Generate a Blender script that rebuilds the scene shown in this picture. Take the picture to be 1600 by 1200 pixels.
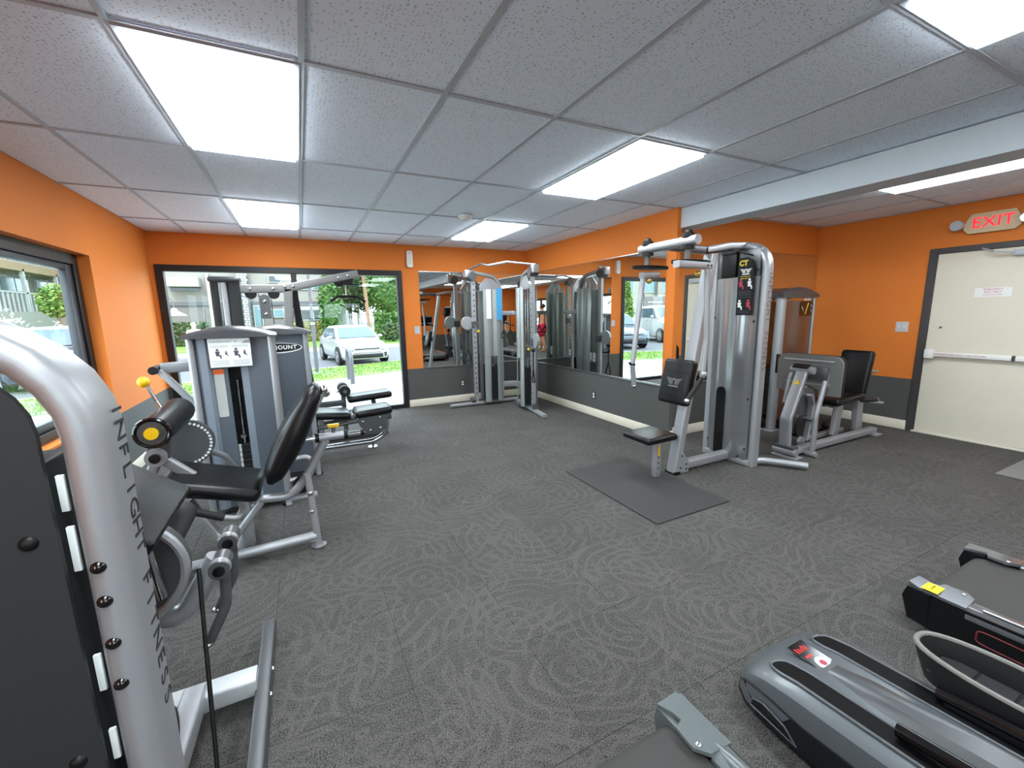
import bpy, bmesh, math, random
from mathutils import Vector, Matrix
random.seed(7)
for o in list(bpy.data.objects): bpy.data.objects.remove(o)
SC = bpy.context.scene
COL = SC.collection
# ------------------------------------------------------------------ camera
FPX, YAW, PITCH, ROLL, HC = 656.33, 0.460548, 0.168140, -0.018590, 1.445
fw = Vector((math.sin(YAW)*math.cos(PITCH), math.cos(YAW)*math.cos(PITCH), -math.sin(PITCH)))
r0 = Vector((math.cos(YAW), -math.sin(YAW), 0)); u0 = r0.cross(fw)
RT = r0*math.cos(ROLL)+u0*math.sin(ROLL); UP = -r0*math.sin(ROLL)+u0*math.cos(ROLL)
cam = bpy.data.cameras.new('camera'); co = bpy.data.objects.new('camera', cam); COL.objects.link(co)
cam.sensor_fit = 'HORIZONTAL'; cam.sensor_width = 36; cam.lens = FPX/1600*36; cam.clip_start = .05; cam.clip_end = 500
mw = Matrix((RT, UP, -fw)).transposed().to_4x4(); mw.translation = (0, 0, HC); co.matrix_world = mw
SC.camera = co
# ------------------------------------------------------------------ world, sun, exposure
W = bpy.data.worlds.new('world'); SC.world = W; W.use_nodes = True
bg = W.node_tree.nodes['Background']; bg.inputs[0].default_value = (.80, .90, 1, 1); bg.inputs[1].default_value = 4.4
sl = bpy.data.lights.new('sun', 'SUN'); sl.energy = 2.6; sl.angle = .25; sl.color = (1, .96, .88)
so = bpy.data.objects.new('sun', sl); COL.objects.link(so); so.rotation_euler = (math.radians(38), math.radians(-14), 0); so.location = (0, 0, 20)
PANEL_STRENGTH = 10.0
SC.view_settings.view_transform = 'Standard'; SC.view_settings.look = 'None'
SC.view_settings.exposure = 1.05; SC.view_settings.gamma = 1; SC.view_settings.use_curve_mapping = False
SC.cycles.max_bounces = 10; SC.cycles.diffuse_bounces = 5; SC.cycles.glossy_bounces = 6; SC.cycles.transparent_max_bounces = 12
SC.cycles.caustics_reflective = True; SC.cycles.caustics_refractive = False

V = Vector
def ray(x, y): return fw + RT*((x-800)/FPX) - UP*((y-600)/FPX)
def aty(x, y, Y): d = ray(x, y); return V((0, 0, HC)) + d*(Y/d.y)
def atx(x, y, X): d = ray(x, y); return V((0, 0, HC)) + d*(X/d.x)
def atz(x, y, z): d = ray(x, y); return V((0, 0, HC)) + d*((z-HC)/d.z)
# ------------------------------------------------------------------ materials
def lin(c):
    f = lambda v: (v/255/12.92 if v/255 <= .04045 else ((v/255+.055)/1.055)**2.4)
    return (f(c[0]), f(c[1]), f(c[2]), 1)
def newmat(name):
    m = bpy.data.materials.new(name); m.use_nodes = True
    nt = m.node_tree; return m, nt, nt.nodes['Principled BSDF']
def N(nt, t, **kw):
    n = nt.nodes.new(t)
    for k, v in kw.items():
        if k[0] == 'i' and k[1:].isdigit(): n.inputs[int(k[1:])].default_value = v
        else: setattr(n, k, v)
    return n
MATS = {}
def mat(name, col, rough=.5, metal=0., var=.06, scale=30, bump=0., coat=0., emit=0., alpha=1., spec=.5, trans=0.):
    m, nt, p = newmat(name)
    L = nt.links
    c = lin(col)
    p.inputs['Roughness'].default_value = rough; p.inputs['Metallic'].default_value = metal
    p.inputs['Coat Weight'].default_value = coat; p.inputs['Coat Roughness'].default_value = .12
    p.inputs['Specular IOR Level'].default_value = spec
    tc = N(nt, 'ShaderNodeNewGeometry')
    nz = N(nt, 'ShaderNodeTexNoise'); nz.inputs['Scale'].default_value = scale; nz.inputs['Detail'].default_value = 3
    L.new(tc.outputs['Position'], nz.inputs['Vector'])
    mx = N(nt, 'ShaderNodeMix', data_type='RGBA')
    mx.inputs[6].default_value = tuple(max(0, v*(1-var)) for v in c[:3])+(1,)
    mx.inputs[7].default_value = tuple(min(1, v*(1+var)) for v in c[:3])+(1,)
    L.new(nz.outputs[0], mx.inputs[0]); L.new(mx.outputs[2], p.inputs['Base Color'])
    if bump:
        b = N(nt, 'ShaderNodeBump'); b.inputs['Strength'].default_value = bump; b.inputs['Distance'].default_value = .01
        L.new(nz.outputs[0], b.inputs['Height']); L.new(b.outputs[0], p.inputs['Normal'])
    if emit:
        p.inputs['Emission Color'].default_value = c; p.inputs['Emission Strength'].default_value = emit
    if alpha < 1: p.inputs['Alpha'].default_value = alpha
    MATS[name] = m; return m
def glass_mat(name, tint, gloss=.06, rough=0.0, keep=1.0):
    m = bpy.data.materials.new(name); m.use_nodes = True; nt = m.node_tree; L = nt.links
    nt.nodes.remove(nt.nodes['Principled BSDF']); out = nt.nodes['Material Output']
    tr = N(nt, 'ShaderNodeBsdfTransparent'); tr.inputs[0].default_value = tuple(tint)+(1,)
    gl = N(nt, 'ShaderNodeBsdfGlossy'); gl.inputs['Roughness'].default_value = rough
    lw = N(nt, 'ShaderNodeLayerWeight'); pw = N(nt, 'ShaderNodeMath', operation='POWER'); pw.inputs[1].default_value = 4; L.new(lw.outputs['Facing'], pw.inputs[0])
    fr = N(nt, 'ShaderNodeMath', operation='MULTIPLY_ADD'); fr.inputs[1].default_value = .45; fr.inputs[2].default_value = gloss*.35; L.new(pw.outputs[0], fr.inputs[0])
    mx = N(nt, 'ShaderNodeMixShader')
    L.new(fr.outputs[0], mx.inputs[0]); L.new(tr.outputs[0], mx.inputs[1]); L.new(gl.outputs[0], mx.inputs[2]); L.new(mx.outputs[0], out.inputs[0])
    MATS[name] = m; return m
mat('silver', (164, 166, 169), .4, .5, .04, 60)
mat('silver_light', (200, 204, 206), .4, .3, .04, 40)
mat('silver_gloss', (150, 152, 155), .22, .7, .03, 8, coat=.4)
mat('silver_dark', (92, 94, 96), .35, .5, .05, 40)
mat('chrome', (205, 207, 210), .12, 1, .02)
mat('leather', (9, 9, 11), .36, 0, .2, 120, bump=.1, spec=.35)
mat('black_plastic', (12, 12, 14), .45, 0, .1, spec=.3)
mat('black_gloss', (10, 10, 12), .12, 0, .1, coat=.5)
mat('rubber', (16, 16, 17), .8, 0, .15, 200, bump=.2)
mat('foam', (14, 14, 16), .7, 0, .15, 150, bump=.15)
mat('iron', (30, 30, 32), .5, .2, .15)
mat('blue_grey', (84, 91, 99), .4, .1, .05, 20)
mat('blue_grey_light', (122, 131, 142), .4, .1, .05, 20)
mat('cap_grey', (66, 68, 72), .3, .1, .05, 20, coat=.3)
mat('charcoal', (44, 46, 47), .55, .05, .08, 60, spec=.3)
mat('placard', (222, 228, 226), .4, 0, .02)
mat('paper_grey', (170, 172, 166), .6, 0, .05)
mat('ink', (70, 72, 86), .6, 0, .1)
mat('ink_light', (150, 154, 158), .6, 0, .1)
mat('orange_label', (226, 98, 40), .5, 0, .05)
mat('yellow', (240, 190, 20), .35, 0, .03)
mat('yellow_label', (250, 232, 20), .5, 0, .03)
mat('gold', (196, 160, 80), .3, .5, .05)
mat('gold_ink', (214, 190, 60), .5, 0, .03)
mat('red_ink', (176, 52, 78), .5, 0, .05)
mat('white_ink', (226, 226, 226), .5, 0, .02)
mat('letter_dark', (34, 35, 37), .5, 0, .05)
mat('letter_grey', (112, 114, 116), .4, .4, .05)
mat('blue_card', (70, 150, 196), .45, 0, .35, 60)
mat('cream', (222, 216, 198), .5, 0, .04, 8)
mat('door_paint', (214, 208, 190), .5, 0, .04, 5)
mat('frame_dark', (62, 60, 60), .5, 0, .08)
mat('sash_grey', (50, 54, 60), .45, .1, .1)
mat('window_black', (26, 25, 27), .45, .1, .1)
mat('white_plastic', (228, 228, 224), .4, 0, .02)
mat('steel_plate', (180, 182, 184), .25, .9, .04)
mat('switch_plate', (206, 208, 208), .3, .3, .05)
mat('car_lamp', (96, 116, 136), .1, .3, .2, 40)
mat('beam_white', (196, 206, 214), .6, 0, .02, 6)
mat('rail_grey', (178, 184, 192), .5, 0, .04, 20)
mat('exit_case', (206, 188, 150), .5, 0, .04)
mat('exit_red', (250, 10, 36), .5, 0, 0, emit=1.1)
mat('red_led', (230, 40, 40), .5, 0, 0, emit=.6)
mat('belt', (60, 59, 57), .75, 0, .12, 300, bump=.1)
mat('tread_grey', (104, 112, 112), .35, .3, .05, 30, coat=.2)
mat('tread_rail', (98, 102, 106), .2, .3, .05, 30, coat=.5)
mat('track_black', (5, 5, 6), .6, 0, .1, spec=.15)
mat('silver_mid', (128, 128, 126), .4, .4, .05, 40)
mat('tread_black', (12, 13, 16), .4, 0, .1, spec=.35)
mat('ell_grey', (96, 101, 104), .38, .35, .05, 30, coat=.2)
mat('ell_dark', (20, 22, 28), .45, 0, .1, spec=.35)
mat('pedal_rim', (120, 118, 112), .6, 0, .08)
mat('pedal_dark', (22, 22, 23), .65, 0, .1, 200)
mat('red_line', (120, 34, 38), .5, 0, .05)
mat('smoked', (92, 62, 46), .25, 0, .1, 6, coat=.5)
mat('acrylic', (150, 155, 152), .15, .0, .05, 5, coat=.3, alpha=.42)
mat('grey_shroud', (146, 151, 149), .22, .25, .05, 5, coat=.4)
mat('mat_rubber', (54, 54, 53), .7, 0, .06, 60, bump=.05)
mat('mat_light', (120, 120, 118), .7, 0, .06, 60)
mat('skin', (206, 146, 112), .55, 0, .05, 12)
mat('skin_pale', (226, 178, 156), .55, 0, .05, 12)
mat('shorts_red', (190, 22, 62), .8, 0, .12, 30)
mat('shirt_pink', (236, 200, 196), .8, 0, .05, 30)
mat('hair_white', (226, 224, 218), .8, 0, .1, 80)
mat('hair_dark', (44, 34, 28), .8, 0, .2, 80)
mat('trousers', (96, 96, 104), .8, 0, .1)
mat('asphalt', (73, 75, 81), .9, 0, .1, 3)
mat('concrete', (150, 154, 158), .85, 0, .05, 2)
mat('kerb', (119, 114, 106), .85, 0, .05, 4)
mat('pavement_pink', (109, 98, 93), .85, 0, .05, 4)
mat('stucco', (117, 113, 109), .85, 0, .04, 3)
mat('stucco_grey', (91, 88, 87), .85, 0, .04, 3)
mat('stucco_tan', (124, 106, 80), .85, 0, .05, 3)
mat('stucco_pale', (124, 124, 118), .85, 0, .04, 3)
mat('white_paint', (142, 144, 145), .6, 0, .03, 6)
mat('teal_pane', (79, 105, 112), .12, .2, .12, 1)
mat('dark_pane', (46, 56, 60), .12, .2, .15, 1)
mat('pole_dark', (74, 76, 80), .5, .3, .1)
mat('paving_pale', (224, 222, 216), .85, 0, .05, 3)  # albedo raised to bounce daylight indoors, used on the unseen side paving
mat('car_white', (140, 141, 142), .25, 0, .01, 4, coat=.6)
mat('car_blue', (56, 68, 81), .25, .3, .03, 4, coat=.6)
mat('car_glass', (63, 79, 91), .08, .3, .1, 2)
mat('tyre', (24, 24, 25), .8, 0, .1)
mat('lamp_lens', (216, 224, 230), .1, .4, .05, 40)
mat('bark', (112, 88, 68), .9, 0, .2, 20)
def leaf_mat(name, a, b, scale=1.5):
    m, nt, p = newmat(name); L = nt.links
    g = N(nt, 'ShaderNodeNewGeometry'); nz = N(nt, 'ShaderNodeTexNoise'); nz.inputs['Scale'].default_value = scale*4
    L.new(g.outputs['Position'], nz.inputs['Vector'])
    mx = N(nt, 'ShaderNodeMix', data_type='RGBA'); mx.inputs[6].default_value = lin(a); mx.inputs[7].default_value = lin(b)
    cr = N(nt, 'ShaderNodeValToRGB'); cr.color_ramp.elements[0].position = .38; cr.color_ramp.elements[1].position = .62
    L.new(nz.outputs[0], cr.inputs[0]); L.new(cr.outputs[0], mx.inputs[0]); L.new(mx.outputs[2], p.inputs['Base Color'])
    p.inputs['Roughness'].default_value = .6; p.inputs['Subsurface Weight'].default_value = 0
    MATS[name] = m
leaf_mat('leaf_green', (37, 76, 28), (73, 106, 40)); leaf_mat('leaf_dark', (29, 55, 27), (59, 80, 40))
leaf_mat('leaf_bright', (68, 108, 34), (108, 126, 51)); leaf_mat('leaf_yellow', (86, 97, 34), (129, 118, 63))
leaf_mat('grass', (68, 106, 24), (96, 123, 40), .6)
glass_mat('window_glass', (.93, .97, .96)); glass_mat('smoke_glass', (.62, .66, .64))
def mirror_mat():
    m, nt, p = newmat('mirror'); p.inputs['Base Color'].default_value = (.80, .84, .82, 1); p.inputs['Metallic'].default_value = 1; p.inputs['Roughness'].default_value = 0.0
    MATS['mirror'] = m
mirror_mat()
def wall_mat():
    m, nt, p = newmat('wall_paint'); L = nt.links
    g = N(nt, 'ShaderNodeNewGeometry'); sp = N(nt, 'ShaderNodeSeparateXYZ'); L.new(g.outputs['Position'], sp.inputs[0])
    gt = N(nt, 'ShaderNodeMath', operation='GREATER_THAN'); gt.inputs[1].default_value = .603; L.new(sp.outputs[2], gt.inputs[0])
    nz = N(nt, 'ShaderNodeTexNoise'); nz.inputs['Scale'].default_value = 90; nz.inputs['Detail'].default_value = 4; L.new(g.outputs['Position'], nz.inputs['Vector'])
    n2 = N(nt, 'ShaderNodeTexNoise'); n2.inputs['Scale'].default_value = 1.3; L.new(g.outputs['Position'], n2.inputs['Vector'])
    o = N(nt, 'ShaderNodeMix', data_type='RGBA'); o.inputs[6].default_value = lin((214, 120, 48)); o.inputs[7].default_value = lin((220, 126, 52)); L.new(n2.outputs[0], o.inputs[0])
    mx = N(nt, 'ShaderNodeMix', data_type='RGBA'); mx.inputs[6].default_value = lin((82, 83, 81)); L.new(o.outputs[2], mx.inputs[7]); L.new(gt.outputs[0], mx.inputs[0])
    L.new(mx.outputs[2], p.inputs['Base Color']); p.inputs['Roughness'].default_value = .65; p.inputs['Specular IOR Level'].default_value = .25
    b = N(nt, 'ShaderNodeBump'); b.inputs['Strength'].default_value = .12; b.inputs['Distance'].default_value = .004; L.new(nz.outputs[0], b.inputs['Height']); L.new(b.outputs[0], p.inputs['Normal'])
    MATS['wall_paint'] = m
wall_mat()
def tile_mat():
    m, nt, p = newmat('ceiling_tile'); L = nt.links
    g = N(nt, 'ShaderNodeNewGeometry'); mp = N(nt, 'ShaderNodeMapping'); mp.inputs['Scale'].default_value = (55, 130, 1); L.new(g.outputs['Position'], mp.inputs[0])
    nz0 = N(nt, 'ShaderNodeTexNoise'); nz0.inputs['Scale'].default_value = 24; L.new(g.outputs['Position'], nz0.inputs['Vector'])
    ad = N(nt, 'ShaderNodeVectorMath', operation='MULTIPLY_ADD'); ad.inputs[1].default_value = (1.6, 1.6, 0); L.new(nz0.outputs['Color'], ad.inputs[0]); L.new(mp.outputs[0], ad.inputs[2])
    vo = N(nt, 'ShaderNodeTexVoronoi', voronoi_dimensions='2D'); vo.inputs['Scale'].default_value = 1; L.new(ad.outputs[0], vo.inputs['Vector'])
    lt = N(nt, 'ShaderNodeMath', operation='LESS_THAN'); lt.inputs[1].default_value = .2; L.new(vo.outputs['Distance'], lt.inputs[0])
    wn = N(nt, 'ShaderNodeSeparateColor'); L.new(vo.outputs['Color'], wn.inputs[0])
    l2 = N(nt, 'ShaderNodeMath', operation='LESS_THAN'); l2.inputs[1].default_value = .3; L.new(wn.outputs[0], l2.inputs[0])
    mu = N(nt, 'ShaderNodeMath', operation='MULTIPLY'); L.new(lt.outputs[0], mu.inputs[0]); L.new(l2.outputs[0], mu.inputs[1])
    mx = N(nt, 'ShaderNodeMix', data_type='RGBA'); mx.inputs[6].default_value = lin((230, 240, 252)); mx.inputs[7].default_value = lin((134, 138, 144)); L.new(mu.outputs[0], mx.inputs[0])
    L.new(mx.outputs[2], p.inputs['Base Color']); p.inputs['Roughness'].default_value = .9
    b = N(nt, 'ShaderNodeBump', invert=True); b.inputs['Strength'].default_value = .5; b.inputs['Distance'].default_value = .003; L.new(mu.outputs[0], b.inputs['Height']); L.new(b.outputs[0], p.inputs['Normal'])
    MATS['ceiling_tile'] = m
tile_mat()
def carpet_mat():
    m, nt, p = newmat('carpet'); L = nt.links
    g = N(nt, 'ShaderNodeNewGeometry')
    nw = N(nt, 'ShaderNodeTexNoise'); nw.inputs['Scale'].default_value = 3; L.new(g.outputs['Position'], nw.inputs['Vector'])
    acc = None
    for k, (sc, off, fq, th, mk) in enumerate(((1.7, (0, 0, 0), 58, .90, .46), (2.3, (7.3, 2.1, 0), 46, .90, .46), (2.9, (1.7, 9.4, 0), 36, .90, .48), (1.3, (4.7, 5.2, 0), 70, .90, .47))):
        mp = N(nt, 'ShaderNodeMapping'); mp.inputs['Location'].default_value = off; mp.inputs['Scale'].default_value = (1, 1.12, 1); L.new(g.outputs['Position'], mp.inputs[0])
        ad = N(nt, 'ShaderNodeVectorMath', operation='MULTIPLY_ADD'); ad.inputs[1].default_value = (.14, .14, 0); L.new(nw.outputs['Color'], ad.inputs[0]); L.new(mp.outputs[0], ad.inputs[2])
        vo = N(nt, 'ShaderNodeTexVoronoi', voronoi_dimensions='2D', feature='SMOOTH_F1'); vo.inputs['Scale'].default_value = sc; vo.inputs['Smoothness'].default_value = .25; L.new(ad.outputs[0], vo.inputs['Vector'])
        mu = N(nt, 'ShaderNodeMath', operation='MULTIPLY'); mu.inputs[1].default_value = fq; L.new(vo.outputs['Distance'], mu.inputs[0])
        sn = N(nt, 'ShaderNodeMath', operation='SINE'); L.new(mu.outputs[0], sn.inputs[0])
        mr = N(nt, 'ShaderNodeMapRange', interpolation_type='SMOOTHSTEP'); mr.inputs[1].default_value = th-.5; mr.inputs[2].default_value = .98; L.new(sn.outputs[0], mr.inputs[0])
        nm = N(nt, 'ShaderNodeTexNoise'); nm.inputs['Scale'].default_value = 2.2+.6*k; nm.inputs['Detail'].default_value = 1
        L.new(mp.outputs[0], nm.inputs['Vector'])
        ms = N(nt, 'ShaderNodeMapRange'); ms.inputs[1].default_value = mk-.08; ms.inputs[2].default_value = mk+.10; L.new(nm.outputs[0], ms.inputs[0])
        pr = N(nt, 'ShaderNodeMath', operation='MULTIPLY'); L.new(mr.outputs[0], pr.inputs[0]); L.new(ms.outputs[0], pr.inputs[1])
        if acc is None: acc = pr
        else:
            s = N(nt, 'ShaderNodeMath', operation='MAXIMUM'); L.new(acc.outputs[0], s.inputs[0]); L.new(pr.outputs[0], s.inputs[1]); acc = s
    fib = N(nt, 'ShaderNodeTexNoise'); fib.inputs['Scale'].default_value = 190; fib.inputs['Detail'].default_value = 2; L.new(g.outputs['Position'], fib.inputs['Vector'])
    oi = N(nt, 'ShaderNodeObjectInfo')
    base = N(nt, 'ShaderNodeMix', data_type='RGBA'); base.inputs[6].default_value = lin((32, 32, 31)); base.inputs[7].default_value = lin((103, 101, 98))
    fr = N(nt, 'ShaderNodeMapRange'); fr.inputs[1].default_value = .3; fr.inputs[2].default_value = .72; L.new(fib.outputs[0], fr.inputs[0]); L.new(fr.outputs[0], base.inputs[0])
    mx = N(nt, 'ShaderNodeMix', data_type='RGBA'); mx.inputs[7].default_value = lin((134, 131, 126)); L.new(base.outputs[2], mx.inputs[6])
    sc = N(nt, 'ShaderNodeMath', operation='MULTIPLY'); sc.inputs[1].default_value = .13; L.new(acc.outputs[0], sc.inputs[0]); L.new(sc.outputs[0], mx.inputs[0])
    hv = N(nt, 'ShaderNodeHueSaturation'); rv = N(nt, 'ShaderNodeMapRange'); rv.inputs[3].default_value = .95; rv.inputs[4].default_value = 1.05; L.new(oi.outputs['Random'], rv.inputs[0]); L.new(rv.outputs[0], hv.inputs['Value'])
    L.new(mx.outputs[2], hv.inputs['Color']); L.new(hv.outputs[0], p.inputs['Base Color']); p.inputs['Roughness'].default_value = .95; p.inputs['Specular IOR Level'].default_value = .15
    b = N(nt, 'ShaderNodeBump'); b.inputs['Strength'].default_value = .35; b.inputs['Distance'].default_value = .004; L.new(fib.outputs[0], b.inputs['Height']); L.new(b.outputs[0], p.inputs['Normal'])
    MATS['carpet'] = m
carpet_mat()
def panel_mat():
    m, nt, p = newmat('lit_panel'); p.inputs['Base Color'].default_value = (1, 1, 1, 1); p.inputs['Emission Color'].default_value = (.87, .95, 1, 1); p.inputs['Emission Strength'].default_value = PANEL_STRENGTH
    MATS['lit_panel'] = m
panel_mat()
# ------------------------------------------------------------------ mesh helpers
OFF = {}
def thing(name, label, cat, loc=(0, 0, 0), group=None, kind=None):
    o = bpy.data.objects.new(name, None); COL.objects.link(o); o.location = loc; o.empty_display_size = .1
    OFF[o.name] = V(loc)
    tag(o, label, cat, group, kind); return o
def tag(o, label=None, cat=None, group=None, kind=None):
    if label: o['label'] = label
    if cat: o['category'] = cat
    if group: o['group'] = group
    if kind: o['kind'] = kind
    return o
def fillet(pts, rad, n=6):
    pts = [V(p) for p in pts]
    if not rad: return pts
    out = [pts[0]]
    for i in range(1, len(pts)-1):
        a, b, c = pts[i-1], pts[i], pts[i+1]
        d1 = (a-b); d2 = (c-b); l1, l2 = d1.length, d2.length; d1.normalize(); d2.normalize()
        ang = d1.angle(d2)
        if ang > 3.1: out.append(b); continue
        t = min(rad/math.tan(ang/2), l1*.48, l2*.48); rr = t*math.tan(ang/2)
        cen = b+(d1+d2).normalized()*(rr/math.sin(ang/2))
        s, e = b+d1*t-cen, b+d2*t-cen
        tot = s.angle(e)
        for k in range(n+1):
            f = k/n
            out.append(cen+(s*math.sin((1-f)*tot)+e*math.sin(f*tot))/math.sin(tot))
    out.append(pts[-1]); return out
class B:
    def __init__(s): s.bm = bmesh.new()
    def _add(s, vs, fs):
        v = [s.bm.verts.new(p) for p in vs]
        for f in fs:
            try: s.bm.faces.new([v[i] for i in f])
            except ValueError: pass
        return v
    def box(s, lo, hi, bev=0, seg=2, rot=None, cen=None):
        b2 = bmesh.new(); lo = V(lo); hi = V(hi)
        bmesh.ops.create_cube(b2, size=1); c = (lo+hi)/2; d = hi-lo
        for v in b2.verts: v.co = V((v.co.x*d.x, v.co.y*d.y, v.co.z*d.z))
        if bev: bmesh.ops.bevel(b2, geom=b2.edges[:], offset=min(bev, min(abs(d.x), abs(d.y), abs(d.z))*.49), segments=seg, affect='EDGES', profile=.5)
        for v in b2.verts:
            if rot: v.co = rot @ v.co
            v.co += c
        s._merge(b2); return s
    def rbox(s, cen, size, rot=None, bev=.01, seg=2):
        c = V(cen); h = V(size)/2
        return s.box(c-h, c+h, bev, seg, rot)
    def _merge(s, b2):
        mp = {v: s.bm.verts.new(v.co) for v in b2.verts}
        for f in b2.faces:
            try: s.bm.faces.new([mp[v] for v in f.verts])
            except ValueError: pass
        b2.free()
    def tube(s, pts, r=.02, rad=0, n=12, prof=None, nrm=None, caps=True, closed=False):
        pts = fillet(pts, rad) if not closed else [V(p) for p in pts]
        if prof:
            w, h, rr = prof[0]/2, prof[1]/2, (prof[2] if len(prof) > 2 else .008); pr = []
            rr = min(rr, w*.99, h*.99)
            for (sx, sy, a0) in ((1, 1, 0), (-1, 1, 90), (-1, -1, 180), (1, -1, 270)):
                for k in range(4):
                    a = math.radians(a0+30*k); pr.append((sx*(w-rr)+rr*math.cos(a), sy*(h-rr)+rr*math.sin(a)))
        else: pr = [(r*math.cos(2*math.pi*k/n), r*math.sin(2*math.pi*k/n)) for k in range(n)]
        m = len(pr); rings = []; prev = None
        L = len(pts)
        for i, p in enumerate(pts):
            if closed: t = (pts[(i+1) % L]-pts[i-1]).normalized()
            elif i == 0: t = (pts[1]-p).normalized()
            elif i == L-1: t = (p-pts[-2]).normalized()
            else: t = ((p-pts[i-1]).normalized()+(pts[i+1]-p).normalized()).normalized()
            if nrm is not None: a = V(nrm)
            elif prev is not None: a = prev
            else: a = V((0, 0, 1)) if abs(t.z) < .9 else V((1, 0, 0))
            a = (a-t*a.dot(t)).normalized(); prev = a; b = t.cross(a)
            rings.append([p+a*x+b*y for x, y in pr])
        vs = [q for rg in rings for q in rg]; fs = []
        K = L if closed else L-1
        for i in range(K):
            j = (i+1) % L
            for k in range(m): fs.append((i*m+k, i*m+(k+1) % m, j*m+(k+1) % m, j*m+k))
        if caps and not closed: fs.append(tuple(range(m))[::-1]); fs.append(tuple((L-1)*m+k for k in range(m)))
        s._add(vs, fs); return s
    def cyl(s, a, b, r, n=16, r2=None):
        a, b = V(a), V(b); t = (b-a).normalized(); x = V((0, 0, 1)) if abs(t.z) < .9 else V((1, 0, 0)); x = (x-t*x.dot(t)).normalized(); y = t.cross(x)
        r2 = r if r2 is None else r2; vs = []
        for c, q in ((a, r), (b, r2)):
            for k in range(n): an = 2*math.pi*k/n; vs.append(c+x*q*math.cos(an)+y*q*math.sin(an))
        fs = [(k, (k+1) % n, n+(k+1) % n, n+k) for k in range(n)]+[tuple(range(n))[::-1], tuple(range(n, 2*n))]
        s._add(vs, fs); return s
    def sphere(s, c, r, sc=(1, 1, 1), n=12):
        b2 = bmesh.new(); bmesh.ops.create_uvsphere(b2, u_segments=n, v_segments=max(6, n//2+2), radius=1)
        for v in b2.verts: v.co = V((v.co.x*r*sc[0], v.co.y*r*sc[1], v.co.z*r*sc[2]))+V(c)
        s._merge(b2); return s
    def prism(s, poly, ext):
        p = [V(q) for q in poly]; e = V(ext); n = len(p)
        s._add(p+[q+e for q in p], [tuple(range(n))[::-1], tuple(range(n, 2*n))]+[(k, (k+1) % n, n+(k+1) % n, n+k) for k in range(n)]); return s
    def loft(s, rings, caps=True, closed=True):
        m = len(rings[0]); vs = [V(q) for rg in rings for q in rg]; fs = []
        for i in range(len(rings)-1):
            for k in range(m if closed else m-1): fs.append((i*m+k, i*m+(k+1) % m, (i+1)*m+(k+1) % m, (i+1)*m+k))
        if caps: fs.append(tuple(range(m))[::-1]); fs.append(tuple((len(rings)-1)*m+k for k in range(m)))
        s._add(vs, fs); return s
    def quad(s, a, b, c, d): s._add([V(a), V(b), V(c), V(d)], [(0, 1, 2, 3)]); return s
    def mk(s, name, m, parent=None, smooth=40, label=None, sub=0):
        off = V((0, 0, 0))
        if parent is not None: off = OFF.get(parent.name, V((0, 0, 0)))
        bmesh.ops.recalc_face_normals(s.bm, faces=s.bm.faces[:])
        me = bpy.data.meshes.new(name)
        if off.length: bmesh.ops.translate(s.bm, verts=s.bm.verts[:], vec=-off)
        s.bm.to_mesh(me); s.bm.free()
        if smooth:
            me.shade_smooth(); me.set_sharp_from_angle(angle=math.radians(smooth))
        me.materials.append(MATS[m])
        o = bpy.data.objects.new(name, me); COL.objects.link(o)
        if parent is not None: o.parent = parent
        OFF[o.name] = off
        if label: o['label'] = label
        if sub:
            md = o.modifiers.new('sub', 'SUBSURF'); md.levels = sub; md.render_levels = sub
        return o
def text(name, body, size, loc, xdir, ydir, m, parent, ext=.0015, align='CENTER', bold=0., spacing=1.0):
    cu = bpy.data.curves.new(name, 'FONT'); cu.body = body; cu.size = size; cu.extrude = ext; cu.align_x = align; cu.align_y = 'CENTER'; cu.offset = bold; cu.space_character = spacing
    cu.resolution_u = 3
    t = bpy.data.objects.new(name, cu); COL.objects.link(t); bpy.context.view_layer.update()
    me = bpy.data.meshes.new_from_object(t.evaluated_get(bpy.context.evaluated_depsgraph_get()))
    bpy.data.objects.remove(t)
    x = V(xdir).normalized(); y = V(ydir).normalized(); z = x.cross(y)
    mt = Matrix((x, y, z)).transposed().to_4x4(); off = OFF.get(parent.name, V((0, 0, 0))); mt.translation = V(loc)-off
    me.transform(mt); me.materials.clear(); me.materials.append(MATS[m]); me.name = name
    o = bpy.data.objects.new(name, me); COL.objects.link(o); o.parent = parent; OFF[o.name] = off; return o
def RX(a): return Matrix.Rotation(math.radians(a), 3, 'X')
def RY(a): return Matrix.Rotation(math.radians(a), 3, 'Y')
def RZ(a): return Matrix.Rotation(math.radians(a), 3, 'Z')
def copy_tree(o, parent=None):
    c = o.copy(); COL.objects.link(c); c.parent = parent
    for ch in o.children: copy_tree(ch, c)
    return c
def arc(c, r, a0, a1, n, ax, ay):
    c, ax, ay = V(c), V(ax), V(ay)
    return [c+ax*(r*math.cos(math.radians(a0+(a1-a0)*k/n)))+ay*(r*math.sin(math.radians(a0+(a1-a0)*k/n))) for k in range(n+1)]
def rrect(c, w, h, r, ax, ay, n=5):
    out = []; c, ax, ay = V(c), V(ax), V(ay)
    for sx, sy, a0 in ((1, 1, 0), (-1, 1, 90), (-1, -1, 180), (1, -1, 270)):
        q = c+ax*(sx*(w/2-r))+ay*(sy*(h/2-r)); out += arc(q, r, a0, a0+90, n, ax, ay)
    return out
X, Y, Z = V((1, 0, 0)), V((0, 1, 0)), V((0, 0, 1))
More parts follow.
